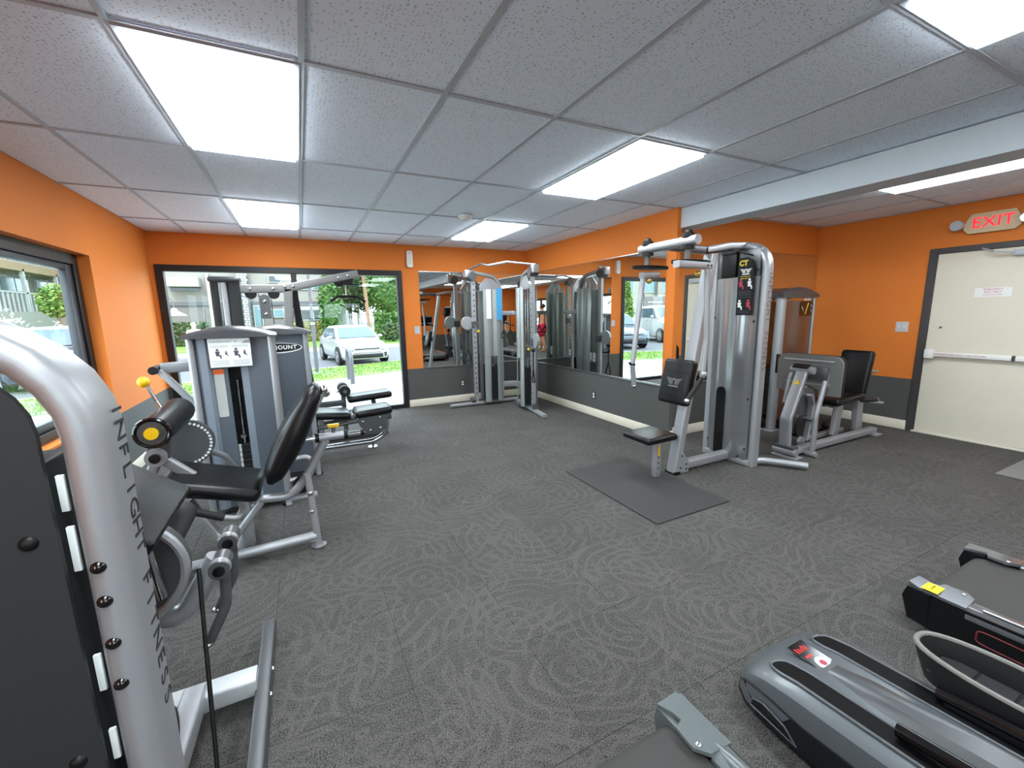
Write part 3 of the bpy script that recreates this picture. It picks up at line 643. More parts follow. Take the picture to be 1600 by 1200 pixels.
# ================================================================== LEG PRESS
LP = thing('leg_press_machine', 'silver seated leg press with black pads and smoked weight tower by the exit door', 'exercise machine', (4.9, 2.5, 0))
B().tube([(4.16, 2.32, .055), (5.74, 2.32, .055)], prof=(.075, .065, .01), nrm=Y).mk('base_beam', 'silver', LP)
B().tube([(4.75, 2.50, .055), (5.45, 2.50, .055)], prof=(.06, .05, .01), nrm=Y).mk('inner_beam', 'silver', LP)
B().box((4.10, 2.22, .0), (4.22, 2.46, .02), .004).mk('foot_plate_front', 'silver', LP); B().cyl((4.145, 2.24, .065), (4.145, 2.46, .065), .035).mk('foot_roller', 'silver', LP); B().box((4.11, 2.26, .09), (4.20, 2.45, .12), .006).mk('roller_cover', 'silver_dark', LP)
B().box((5.66, 2.24, .0), (5.78, 2.42, .02), .004).mk('foot_plate_rear', 'silver', LP)
lg = B().tube([(4.15, 2.36, .08), (4.13, 2.36, .38), (4.33, 2.36, .84)], rad=.12, prof=(.105, .045, .012), nrm=Y).mk('front_leg', 'silver', LP)
n2 = V((-.92, 0, .4)).normalized(); c2 = V((4.275, 2.36, .72))+n2*.026; u2 = V((.4, 0, .92)).normalized()
B().prism([c2+u2*.03, c2-u2*.02+Y*.03, c2-u2*.02-Y*.03], n2*.001).mk('warning_triangle', 'yellow', lg, 0)
B().cyl((4.335, 2.26, .845), (4.335, 2.47, .845), .034).mk('top_roller', 'silver', LP); B().rbox((4.31, 2.365, .885), (.06, .15, .012), RY(-30), .003, 1).mk('roller_pad', 'black_plastic', LP)
B().tube([(4.36, 2.22, .03), (4.36, 2.22, .42), (4.50, 2.22, .86)], .024, rad=.15).mk('link_arm', 'silver', LP)
B().cyl((4.36, 2.28, .03), (4.36, 2.18, .03), .028).mk('link_foot', 'silver', LP); B().cyl((4.50, 2.25, .86), (4.50, 2.18, .86), .026).mk('link_head', 'chrome', LP)
B().tube([(4.30, 2.49, .5), (4.36, 2.50, .75), (4.42, 2.5, .86)], .018, rad=.1).mk('far_link_arm', 'silver', LP)
yy0, yy1 = 2.09, 2.69; yc = 2.39
arch_ = [(4.47, yc+.13*math.cos(math.radians(a)), .60+.075*math.sin(math.radians(a))) for a in range(0, 181, 20)]
pp = [(4.47, yy1-.06, .60)] if False else []
plp = [V((4.47, yy1-.005, .60))]+arc((4.47, yy1-.08, .90), .08, 0, 90, 5, Y, Z)+arc((4.47, yy0+.08, .90), .08, 90, 180, 5, Y, Z)+[V((4.47, yy0+.005, .60)), V((4.47, 2.24, .60))]+[V(q) for q in arch_[::-1]]+[V((4.47, 2.54, .60))]
fp = B().prism(plp, (.03, 0, 0)).mk('foot_platform', 'silver_mid', LP, 20)
e_ = [q+V((.03, 0, 0))+(q-V((4.47, yc, .78))).normalized()*.008 for q in plp]; B().prism(e_, (.022, 0, 0)).mk('rubber_face', 'rubber', fp, 20)
for zz, l in ((.925, .23), (.70, .21)): B().tube([(4.466, yc-l, zz), (4.466, yc+l, zz)], .012).mk('rib', 'silver', fp)
B().box((4.44, 2.20, .74), (4.47, 2.50, .88), .01).mk('mount_plate', 'silver_dark', fp)
B().prism(rrect((4.62, 2.46, .36), .34, .52, .14, X, Z), (0, .03, 0)).mk('cam_guard', 'silver_dark', LP, 30)
B().cyl((4.52, 2.43, .08), (4.52, 2.40, .08), .05, 18).mk('pulley', 'silver', LP); B().tube([(4.60, 2.42, .08), (4.66, 2.42, .46), (4.60, 2.42, .56)], rad=.08, prof=(.06, .03, .008), nrm=Y).mk('rear_link', 'silver', LP); B().cyl((4.62, 2.46, .30), (4.62, 2.38, .30), .02).mk('link_pin', 'chrome', LP)
B().cyl((4.58, 2.44, .22), (4.58, 2.52, .22), .12, 20).mk('cam_wheel', 'iron', LP)
B().rbox((5.12, 2.45, .475), (.54, .36, .075), RY(-3), .03, 3).mk('seat', 'leather', LP)
B().rbox((5.50, 2.46, .72), (.085, .31, .49), RY(12), .035, 3).mk('back_pad', 'leather', LP)
B().tube([(5.13, 2.42, .06), (5.18, 2.42, .44)], prof=(.11, .05, .01), nrm=X).mk('seat_support', 'silver', LP)
B().tube([(5.60, 2.42, .06), (5.56, 2.42, .44)], prof=(.12, .06, .01), nrm=X).mk('rear_support', 'silver', LP)
B().tube([(4.9, 2.45, .425), (5.62, 2.45, .415)], prof=(.08, .05, .01), nrm=Y).mk('seat_rail', 'silver_dark', LP)
B().tube([(5.56, 2.45, .44), (5.63, 2.45, .85)], prof=(.06, .04, .01), nrm=Y).mk('back_post', 'silver', LP)
for s_ in (-1, 1):
    B().tube([(5.40, 2.45+s_*.22, .43), (5.62, 2.45+s_*.23, .40)], .015).mk('hand_rail', 'silver', LP); B().tube([(5.2, 2.45+s_*.22, .47), (5.48, 2.45+s_*.23, .45)], .022).mk('hand_grip', 'foam', LP); B().sphere((5.485, 2.45+s_*.23, .45), .024).mk('grip_cap', 'chrome', LP)
B().tube([(5.64, 2.45, .72), (5.90, 2.42, .70)], .017).mk('adjust_handle', 'silver', LP)
B().tube([(5.30, 2.62, .03), (5.6, 2.62, .03)], .03).mk('rear_stabiliser', 'black_plastic', LP); B().sphere((5.31, 2.6, .10), .035).tube([(5.31, 2.6, .03), (5.31, 2.6, .10)], .015).mk('floor_knob', 'black_plastic', LP)
# its weight tower
B().tube([(4.93, 2.99, .01), (4.93, 2.99, 1.585)], .052, n=18).mk('tower_post', 'silver', LP); B().box((4.84, 2.92, 0), (5.02, 3.07, .014), .004).mk('post_foot', 'silver', LP)
B().box((4.885, 2.93, .70), (4.91, 2.98, .92), .006).mk('cable_cover', 'black_plastic', LP)
for yy in (2.97, 3.28): B().tube([(5.535, yy, .0), (5.535, yy, 1.58)], .018).mk('tower_rod', 'silver', LP)
pr = [(4.99, 3.0), (5.1, 2.965), (5.25, 2.95), (5.4, 2.955), (5.54, 2.98), (5.54, 2.99), (5.4, 2.967), (5.25, 2.962), (5.1, 2.977), (4.99, 3.012)]
shp = B().loft([[(a, c, z) for a, c in pr] for z in (.12, 1.52)]).mk('smoked_panel', 'smoked', LP)
B().box((4.99, 3.28, .12), (5.54, 3.30, 1.52)).mk('rear_panel', 'smoked', LP)
B().box((4.95, 2.97, .0), (5.56, 3.30, .12), .01).mk('tower_base', 'black_plastic', LP)
cp = []
for k in range(13): xx = 4.86+.695*k/12; cp.append((xx, 1.59+.085*math.sin(math.pi*(k/12*.8+.1))))
cpb = B().loft([[V((a, yy, z-dz)) for a, z in cp]+[V((a, yy, 1.555)) for a, z in cp[::-1]] for yy, dz in ((2.925, .025), (2.95, .0), (3.25, .0), (3.31, .03))]).mk('tower_cap', 'cap_grey', LP)
lb = B().prism(rrect((5.35, 2.9495, 1.43), .25, .17, .03, X, Z), (0, .006, 0)).mk('name_plate', 'black_gloss', LP, 30)
B().box((5.30, 2.945, 1.525), (5.42, 2.9485, 1.556)).mk('brand_plate', 'white_ink', LP, 0)
text('brand_lettering', 'PRECOR', .026, (5.36, 2.9445, 1.54), X, Z, 'letter_dark', lb, .0004)
B().prism([(5.33, 2.949, 1.365), (5.345, 2.949, 1.365), (5.40, 2.949, 1.495), (5.38, 2.949, 1.495)], (0, -.001, 0)).mk('swoosh', 'gold_ink', lb, 0)
for (xx, zz) in ((5.27, 1.44), (5.29, 1.42), (5.45, 1.46), (5.455, 1.40)): figure(lb, (xx, 2.9492, zz), X, Z, (0, -1, 0), .04, 'ink_light')
for k in range(14): B().box((5.10, 3.05, .13+.042*k), (5.46, 3.22, .13+.042*k+.038), .004, 1).mk('weight_plate', 'iron', LP)
# ================================================================== CORNER CABLE STATION
FT = thing('cable_station', 'grey two tower cable station standing in the mirrored corner', 'exercise machine', (2.7, 5.8, 0))
def cable_tower(Pm, first):
    ux = Pm(1, 0, 0)-Pm(0, 0, 0); vy = Pm(0, 1, 0)-Pm(0, 0, 0)
    def bx(u0, u1, v0, v1, z0, z1, name, m, par=FT):
        b = B(); b._add([Pm(u, v, z) for z in (z0, z1) for u, v in ((u0, v0), (u1, v0), (u1, v1), (u0, v1))], [(3, 2, 1, 0), (4, 5, 6, 7), (0, 1, 5, 4), (1, 2, 6, 5), (2, 3, 7, 6), (3, 0, 4, 7)]); return b.mk(name, m, par, 0)
    co_ = bx(-.025, .03, -.025, .025, .03, 2.03, 'hole_column', 'silver')
    for k in range(22): B().cyl(Pm(.0, .024, .2+.08*k), Pm(.0, .027, .2+.08*k), .011, 8).mk('adjust_hole', 'black_plastic', co_)
    B().tube([Pm(-.09, 0, 2.075), Pm(.36, 0, 1.995), Pm(.46, 0, 1.85), Pm(.46, 0, .03)], rad=.14, prof=(.06, .05, .015), nrm=vy).mk('arched_frame', 'silver', FT)
    B().tube([Pm(-.43, 0, .035), Pm(.74, 0, .035)], prof=(.075, .045, .012), nrm=vy).mk('base_bar', 'silver', FT)
    for u in (-.39, .70): B().cyl(Pm(u, 0, .0), Pm(u, 0, .014), .05).mk('foot', 'silver_dark', FT)
    # header plate with rounded shoulders
    hp = [(.10, 1.78), (.43, 1.78), (.43, 1.86), (.37, 1.93), (.33, 1.96), (.2, 1.975), (.16, 1.93), (.10, 1.86)]
    h = B(); h._add([Pm(u, v, z) for v in (.012, .022) for u, z in hp], [tuple(range(8))[::-1], tuple(range(8, 16))]+[(k, (k+1) % 8, 8+(k+1) % 8, 8+k) for k in range(8)]); h.mk('header_plate', 'silver', FT, 0)
    # fluted shroud, front and back
    for sv, nm in ((1, 'front_shroud'), (-1, 'rear_shroud')):
        prf = []
        for k in range(17): a = k/16; prf.append((.12+.30*a, sv*(.105+.028*abs(math.sin(2*math.pi*a)))))
        inn = [(u, v-sv*.006) for u, v in prf[::-1]]
        B().loft([[Pm(u, v, z) for u, v in prf+inn] for z in (.78, 1.80)]).mk(nm, 'grey_shroud', FT)
        if sv == -1: B().loft([[Pm(u, v, z) for u, v in prf+inn] for z in (.06, .775)]).mk('lower_'+nm, 'grey_shroud', FT)
        else:
            for sl0 in (slice(0, 6), slice(11, 17)):
                pa = prf[sl0]; B().loft([[Pm(u, v, z) for u, v in pa+[(u, v-.006) for u, v in pa[::-1]]] for z in (.06, .775)]).mk('lower_'+nm, 'grey_shroud', FT)
    bx(.12, .42, -.105, .105, .06, .075, 'stack_base', 'silver_dark')
    for k in range(14): bx(.165, .375, -.075, .075, .08+.04*k, .08+.04*k+.036, 'weight_plate', 'iron')
    for u in (.22, .32): B().cyl(Pm(u, 0, .06), Pm(u, 0, 1.9), .012).mk('guide_rod', 'chrome', FT)
    B().cyl(Pm(.27, .08, .64), Pm(.27, -.08, .64), .03).cyl(Pm(.27, 0, .64), Pm(.27, 0, .74), .02).mk('stack_head', 'silver_dark', FT)
    # trolley with pulley, knob and D handle
    zt = 1.27 if first else 1.02
    tr = bx(-.05, .055, -.045, .045, zt-.05, zt+.05, 'trolley', 'silver_dark'); B().cyl(Pm(-.11, .02, zt+.03), Pm(-.11, -.02, zt+.03), .10, 20).mk('pulley', 'silver', tr)
    B().sphere(Pm(.05, .05, zt-.1), .022).mk('pin_knob', 'yellow', tr); B().cyl(Pm(-.02, .04, zt), Pm(.045, .05, zt-.09), .008).mk('pin', 'chrome', tr)
    hb = Pm(-.13, .05, zt-.08)
    hdl = B().tube([hb, hb-Z*.30], .009).mk('cable_strap', 'black_plastic', FT); B().sphere(hb-Z*.02, .03).mk('stop_ball', 'black_plastic', hdl)
    a = hb-Z*.30; B().tube([a+Z*.02, a+ux*.055-Z*.17, a-ux*.055-Z*.17, a+Z*.02], .010, rad=.02).mk('d_handle', 'rubber', hdl)
    B().cyl(Pm(-.02, .06, 2.0), Pm(-.02, -.06, 2.0), .065, 18).mk('top_pulley', 'silver_dark', FT); B().cyl(Pm(-.085, .0, .09), Pm(-.02, 0, .09), .05, 16).mk('low_pulley', 'silver_dark', FT)
    B().box(Pm(-.09, 0, 2.03)-V((.045, .045, .05)), Pm(-.09, 0, 2.03)+V((.045, .045, .06)), .01).mk('bar_socket', 'silver', FT)
    if first:
        bx(.155, .235, .142, .145, 1.36, 1.80, 'placard', 'placard'); bx(.325, .415, .140, .144, 1.34, 1.82, 'blue_placard', 'blue_card')
PA = lambda u, v, z: V((2.405+u, 6.13-v, z))
dB = V((.15, .989, 0)).normalized(); vB = V((-.989, .15, 0)).normalized()
PB = lambda u, v, z: V((2.955, 5.25, 0))+dB*u+vB*v+Z*z
cable_tower(PA, True); cable_tower(PB, False)
for zz, h_ in ((.30, .09), (1.44, .07)):
    B().tube([PA(.46, 0, zz), V((3.12, 6.08, zz)), PB(.46, 0, zz)], rad=.1, prof=(.05, h_, .01), nrm=V((.7, .7, 0))).mk('corner_brace', 'silver', FT)
ch = B().tube([PA(-.09, 0, 2.085), V((2.47, 5.93, 2.165)), V((2.545, 5.84, 2.135)), V((2.73, 5.58, 2.165)), PB(-.09, 0, 2.09)], .016, rad=.03).mk('chin_bar', 'chrome', FT)
B().tube([V((2.55, 5.833, 2.135)), V((2.72, 5.594, 2.163))], .02).mk('bar_grip', 'silver', ch)
for q in (.2, .5, .8):
    a = PA(.46, 0, 1.44).lerp(PB(.46, 0, 1.44), q)-V((.04, .04, .035)); hk = B().tube([a, a-Z*.22, a-Z*.26+V((.02, 0, 0))], .008, rad=.02).mk('hanging_strap', 'black_plastic', FT)
    B().tube([a-Z*.22, a-Z*.34+V((.05, -.03, 0)), a-Z*.34-V((.05, -.03, 0)), a-Z*.22], .011, rad=.015).mk('spare_handle', 'rubber', hk)
# ================================================================== PLACARD TOWERS (leg extension, leg curl, pulldown)
def tower(par, x0, x1, yf, yb, zt, full):
    cx = (x0+x1)/2
    for x in (x0, x1):
        B().tube([(x, yf, .01), (x, yf, zt)], .022).mk('tower_post', 'silver', par)
        ft = B().cyl((x, yf-.01, 0), (x, yf-.01, .014), .04).mk('foot', 'chrome', par)
    for x in (x0, x1): B().tube([(x, yb, .01), (x, yb, zt)], .022).mk('tower_post', 'silver', par)
    B().box((x0+.02, yb-.012, .06), (x1-.02, yb, zt)).mk('rear_panel', 'blue_grey', par)
    B().box((x0-.012, yf+.02, .06), (x0+.012, yb, zt)).mk('side_panel', 'blue_grey', par); B().box((x1-.012, yf+.02, .06), (x1+.012, yb, zt)).mk('side_panel', 'blue_grey', par)
    # cap: shallow arch, wider than the posts
    cp = [(x0-.045+(x1-x0+.09)*k/14, zt+.012+.055*math.sin(math.pi*k/14)) for k in range(15)]
    B().loft([[V((a, y, max(z-dz, zt+.006))) for a, z in cp]+[V((a, y, zt-.006)) for a, z in cp[::-1]] for y, dz in ((yf-.055, .02), (yf-.03, .004), (yf+.05, -.01), (yb-.02, 0), (yb+.05, .03))]).mk('cap', 'cap_grey', par)
    if full:
        # left pilaster (light), slot column, right pilaster
        B().prism([(x0+.02, yf+.02, .06), (x0+.045, yf-.008, .06), (x0+.085, yf-.008, .06), (x0+.105, yf+.015, .06), (x0+.105, yf+.05, .06), (x0+.02, yf+.05, .06)], (0, 0, zt-.06)).mk('front_panel', 'blue_grey_light', par, 30)
        sx0, sx1 = cx-.045, cx+.035
        B().box((x0+.105, yf+.015, .06), (sx0, yf+.05, zt)).mk('front_panel', 'blue_grey', par); B().box((sx1, yf+.015, .06), (x1-.16, yf+.05, zt)).mk('front_panel', 'blue_grey_light', par)
        B().prism([(x1-.16, yf+.015, .06), (x1-.02, yf-.008, .06), (x1-.02, yf+.05, .06), (x1-.16, yf+.05, .06)], (0, 0, zt-.06)).mk('front_panel', 'blue_grey', par, 30)
        B().box((sx0, yf+.015, zt-.22), (sx1, yf+.05, zt)).mk('front_panel', 'blue_grey', par)
        B().box((sx0-.002, yf+.12, .06), (sx1+.002, yf+.13, zt-.22)).mk('slot_back', 'black_plastic', par)
        for k in range(11): B().box((sx0-.08, yf+.055, .08+.04*k), (sx1+.08, yf+.115, .08+.04*k+.036), .003, 1).mk('weight_plate', 'iron', par)
        st_ = B().box((sx0+.002, yf+.052, .12), (sx0+.018, yf+.0545, .52)).mk('number_strip', 'placard', par, 0)
        for k in range(10): text('weight_number', str(10+10*k), .018, (sx0+.010, yf+.0518, .50-.04*k), X, Z, 'letter_dark', st_, .0003)
        B().cyl((cx-.005, yf+.08, .52), (cx-.005, yf+.08, 1.0), .012).cyl((cx-.005, yf+.05, .58), (cx-.005, yf+.1, .58), .018).mk('selector_rod', 'chrome', par)
        pc = B().box((cx-.135, yf-.028, zt-.21), (cx+.115, yf-.018, zt-.008), .003, 1).mk('placard', 'placard', par)
        B().box((cx-.12, yf-.02, zt-.20), (cx+.10, yf+.014, zt-.02)).mk('placard_mount', 'blue_grey', par)
        yp = yf-.0284
        text('placard_title', 'PARAMOUNT', .017, (cx-.06, yp, zt-.032), X, Z, 'ink', pc, .0004, spacing=1.35)
        text('placard_subtitle', 'line', .014, (cx+.028, yp, zt-.034), X, Z, 'red_ink', pc, .0004)
        B().prism([(cx+.06, yp, zt-.047), (cx+.113, yp, zt-.047), (cx+.113, yp, zt-.022), (cx+.085, yp, zt-.027)], (0, -.0004, 0)).mk('printed_corner', 'ink_light', pc, 0)
        for (dx, s_, m) in ((-.085, .065, 'ink'), (-.035, .035, 'ink'), (.025, .07, 'ink'), (.075, .04, 'ink')): figure(pc, (cx+dx, yp, zt-.115), X, Z, (0, -1, 0), s_, m)
        for dz in (.062, .07, .165, .173, .181, .189, .197):
            B().box((cx-.12, yp-.0004, zt-dz), (cx-.02, yp, zt-dz+.003)).mk('print_line', 'ink_light', pc, 0); B().box((cx+.0, yp-.0004, zt-dz), (cx+.10, yp, zt-dz+.003)).mk('print_line', 'ink_light', pc, 0)
        wl = B().prism(rrect((cx-.10, yf+.0148, zt-.40), .06, .34, .012, X, Z), (0, -.002, 0)).mk('warning_label', 'paper_grey', par, 30)
        B().prism(rrect((cx-.10, yf+.0126, zt-.245), .064, .034, .01, X, Z), (0, -.001, 0)).mk('warning_header', 'orange_label', wl, 30)
        text('warning_lettering', 'WARNING', .012, (cx-.097, yf+.0114, zt-.245), X, Z, 'letter_dark', wl, .0003)
        for k in range(14): B().box((cx-.122, yf+.0122, zt-.29-.017*k), (cx-.08+.006*(k % 3), yf+.0127, zt-.286-.017*k)).mk('print_line', 'ink_light', wl, 0)
    else:
        B().box((x0+.02, yf+.0, .06), (x1-.02, yf+.05, zt)).mk('front_panel', 'blue_grey', par)
LE = thing('leg_extension_machine', 'leg extension machine with long slanted black back pad and placard tower', 'exercise machine', (-.45, 3.0, 0))
tower(LE, -.685, -.205, 3.54, 3.74, 1.315, True)
YS = 2.88
B().rbox((-.525, YS, .50), (.48, .42, .085), RY(17), .038, 3).mk('seat', 'leather', LE)
# contoured back pad
def padprof(t): return .05+.028*math.sin(math.pi*min(1, t*1.15))
bot, top = V((-.245, YS, .475)), V((.055, YS, 1.02)); ax_ = (top-bot); nrm_ = V((-ax_.z, 0, ax_.x)).normalized()
rings = []
for k in range(13):
    t = k/12; c = bot+ax_*t; w = .19*(1-.28*max(0, t-.55)/.45); th = padprof(t)
    if k in (0, 12): w *= .8; th *= .45
    ring = []
    for sx in range(16):
        a = 2*math.pi*sx/16; ca, sa = math.cos(a), math.sin(a); ring.append(c+Y*(w*math.copysign(abs(ca)**.5, ca))+nrm_*(th*math.copysign(abs(sa)**.6, sa)))
    rings.append(ring)
B().loft(rings).mk('back_pad', 'leather', LE, 60)
B().tube([bot+ax_*.15-nrm_*.06, top-ax_*.02-nrm_*.055], prof=(.06, .03, .008), nrm=Y).mk('pad_spine', 'silver', LE)
B().sphere(top+V((.035, -.03, -.03)), .03).sphere(top+V((.05, .02, -.06)), .028).mk('hinge_knuckle', 'chrome', LE)
B().tube([(-.37, YS-.03, .36), (-.14, YS-.03, .335), (-.05, YS-.03, .45), (.075, YS-.03, .665)], .027, rad=.12).mk('frame_tube', 'silver', LE)
B().tube([(-.09, YS-.03, .685), (.30, YS-.03, .685)], .017).mk('adjust_rod', 'chrome', LE)
sv = B().tube([(.03, YS-.03, .685), (.20, YS-.03, .685)], .026).mk('adjust_sleeve', 'silver', LE)
for q in (.03, .20): B().cyl((q-.012, YS-.03, .685), (q+.012, YS-.03, .685), .03).mk('sleeve_ring', 'black_plastic', sv)
B().cyl((.29, YS-.03, .685), (.315, YS-.03, .685), .019).mk('rod_cap', 'black_plastic', LE)
B().cyl((.13, YS-.03, .70), (.13, YS-.03, .745), .012).mk('pin', 'chrome', LE); B().prism(rrect((.13, YS-.03, .745), .07, .03, .012, X, Y), (0, 0, .018)).mk('pin_knob', 'yellow', LE, 30)
B().tube([(-.02, 2.77, .01), (-.045, 2.80, .48)], prof=(.05, .04, .01), nrm=Y).mk('rear_leg', 'silver', LE)
for zz in (.24, .36): b = B(); bolt(b, (-.04, 2.765, zz), (0, -1, 0), .017, .008); b.mk('bolt', 'chrome', LE)
B().cyl((-.02, 2.77, 0), (-.02, 2.77, .012), .045).mk('foot', 'chrome', LE)
B().tube([(-.03, 2.77, .075), (-.85, 2.72, .075)], .03).mk('base_tube', 'silver', LE)
B().cyl((-.86, 2.72, 0), (-.86, 2.72, .05), .04).mk('foot', 'chrome', LE)
B().tube([(-.31, YS-.05, .34), (-.52, YS-.09, .09)], .022).mk('strut', 'silver', LE)
B().tube([(-.66, YS-.03, .42), (-.48, YS-.09, .09)], prof=(.06, .035, .01), nrm=Y).mk('strut', 'silver', LE)
B().box((-.43, YS-.03, .06), (-.37, YS+.03, .42), .008).mk('seat_post', 'silver', LE)
B().tube([(-.45, 2.80, .06), (-.45, 3.56, .06)], .028).mk('cross_tube', 'silver', LE)
B().tube([(-.60, YS-.24, .43), (-.47, YS-.24, .365)], .02).mk('hand_grip', 'foam', LE); B().sphere((-.605, YS-.24, .432), .022).mk('grip_cap', 'chrome', LE); B().tube([(-.47, YS-.24, .365), (-.41, YS-.23, .34), (-.40, YS-.1, .34)], .016, rad=.03).mk('grip_arm', 'silver', LE)
# leg roller, lever and cam
ro = B().cyl((-.735, 2.72, .865), (-.70, 3.12, .90), .078, 24).mk('leg_roller', 'leather', LE)
B().tube(arc((-.7355, 2.714, .8645), .073, 0, 345, 23, X, Z), .010, closed=True, n=8).mk('roller_rim', 'black_gloss', ro)
B().cyl((-.7355, 2.72, .8645), (-.736, 2.708, .864), .062, 24).mk('roller_disc', 'silver_dark', ro); B().cyl((-.736, 2.708, .864), (-.7365, 2.696, .8635), .031, 18).mk('roller_button', 'yellow', ro)
B().tube([(-.735, 2.95, .93), (-.79, 2.95, 1.09)], .009).mk('lever_rod', 'chrome', LE); B().sphere((-.80, 2.95, 1.105), .03).mk('lever_ball', 'yellow', LE)
B().tube([(-.74, 2.82, .82), (-.755, 2.82, .70)], prof=(.10, .04, .012), nrm=X).mk('roller_arm', 'silver_dark', LE)
B().cyl((-.755, 2.80, .715), (-.755, 2.77, .715), .048, 20).mk('pivot_hub', 'silver', LE); B().cyl((-.755, 2.77, .715), (-.755, 2.755, .715), .026, 16).mk('pivot_cap', 'black_gloss', LE)
B().tube([(-.755, 2.84, .70), (-.60, 2.88, .52)], prof=(.05, .05, .01), nrm=Y).mk('front_frame', 'silver', LE); B().tube([(-.77, 2.84, .68), (-.93, 2.88, .36), (-.88, 2.8, .08)], rad=.1, prof=(.05, .05, .01), nrm=Y).mk('front_frame', 'silver', LE)
cw = B().cyl((-.70, 3.16, .68), (-.70, 3.20, .68), .145, 32).mk('cam_disc', 'silver_dark', LE)
for k in range(16):
    a = math.radians(-75+150*k/15); B().cyl((-.70+.128*math.cos(a), 3.158, .68+.128*math.sin(a)), (-.70+.128*math.cos(a), 3.154, .68+.128*math.sin(a)), .008, 8).mk('cam_hole', 'white_ink', cw)
B().tube([(-.70, 3.18, .68), (-.55, 3.4, .5), (-.5, 3.56, .3)], .02, rad=.05).mk('cam_shaft', 'silver', LE)
# ---- leg curl
LC = thing('leg_curl_machine', 'prone leg curl bench with two black pads behind the logo tower', 'exercise machine', (.2, 4.5, 0))
tower(LC, -.44, .03, 4.12, 4.32, 1.305, False)
lgo = B().prism([V((-.20, 4.119, 1.185))+X*(.19*math.cos(a))+Z*(.038*math.sin(a)*(1 if True else 0)) for a in [2*math.pi*k/28 for k in range(28)]], (0, -.002, 0)).mk('logo_badge', 'black_gloss', LC, 0)
B().prism([V((-.20, 4.1195, 1.182))+X*(.20*math.cos(a))+Z*(.045*math.sin(a)) for a in [2*math.pi*k/28 for k in range(28)]], (0, -.001, 0)).mk('logo_rim', 'white_ink', lgo, 0)
text('logo_lettering', 'PARAMOUNT', .046, (-.20, 4.1165, 1.185), X, Z, 'white_ink', lgo, .0005, spacing=1.15, bold=.001)
YC = 4.62
B().rbox((.19, YC, .455), (.38, .34, .075), RY(6), .034, 3).mk('bench_pad', 'leather', LC); B().rbox((.61, YC, .445), (.37, .34, .075), RY(-3), .03, 3).mk('bench_pad', 'leather', LC)
pt = B().prism([(.45, YC-.15, .42), (.74, YC-.15, .42), (.72, YC-.15, .25), (.66, YC-.15, .225), (.52, YC-.15, .225), (.45, YC-.15, .33)], (0, .012, 0)).mk('side_plate', 'silver_dark', LC, 20)
for (xx, zz) in ((.49, .36), (.66, .385), (.56, .26), (.66, .275)): b = B(); bolt(b, (xx, YC-.15, zz), (0, -1, 0), .014, .008); b.mk('bolt', 'chrome', pt)
B().tube([(-.25, YC, .10), (.60, YC, .10), (.73, YC, .16), (.765, YC, .38)], .028, rad=.14).mk('base_tube', 'chrome', LC)
B().box((.70, YC-.05, .33), (.80, YC+.05, .40), .01).mk('tube_clamp', 'silver_dark', LC)
B().cyl((.60, 4.72, 0), (.60, 4.72, .012), .05).cyl((.60, 4.70, .012), (.60, 4.66, .09), .015).mk('foot', 'chrome', LC)
for dy in (-.09, .09): B().tube([(.0, YC+dy, .33), (.46, YC+dy, .36)], .02).mk('bench_rail', 'silver_dark', LC)
B().tube([(.1, YC, .11), (.1, YC, .42)], prof=(.06, .05, .01), nrm=Y).mk('bench_post', 'silver', LC); B().cyl((.40, YC-.12, .42), (.40, YC+.12, .42), .02).mk('pivot', 'chrome', LC)
B().tube([(-.1, YC, .1), (-.2, 4.33, .1)], .025).mk('tower_link', 'silver', LC)
# roller arm on the left side of the towers
B().tube([(-.965, 3.93, 1.07), (-.76, 3.93, .77)], prof=(.05, .045, .01), nrm=Y).mk('press_arm', 'silver', LC); B().tube([(-.965, 3.98, 1.08), (-.70, 4.02, 1.09), (-.55, 4.15, 1.09)], prof=(.08, .045, .01), nrm=Z).mk('press_link', 'silver', LC)
B().cyl((-.99, 3.88, 1.075), (-.99, 4.05, 1.075), .03).mk('arm_pivot', 'black_plastic', LC); B().cyl((-.755, 3.89, .765), (-.755, 3.97, .765), .03).mk('arm_joint', 'black_plastic', LC)
B().tube([(-.755, 3.93, .765), (-.73, 3.95, .40), (-.60, 4.1, .08)], rad=.1, prof=(.05, .05, .01), nrm=Y).mk('arm_stand', 'silver', LC); B().tube([(-.85, 4.1, .04), (-.35, 4.15, .04)], .025).mk('stand_foot', 'silver', LC)
# small guard between the towers
B().tube([(-.23, 3.62, .16), (-.02, 3.66, .16), (-.02, 3.66, .33), (-.23, 3.62, .33)], rad=.06, r=.022).mk('cable_guard', 'silver', LE); B().cyl((-.10, 3.60, .12), (-.10, 3.64, .12), .07, 18).mk('floor_pulley', 'black_plastic', LE); B().box((-.2, 3.58, .0), (.0, 3.66, .03), .006).mk('pulley_base', 'silver', LE)
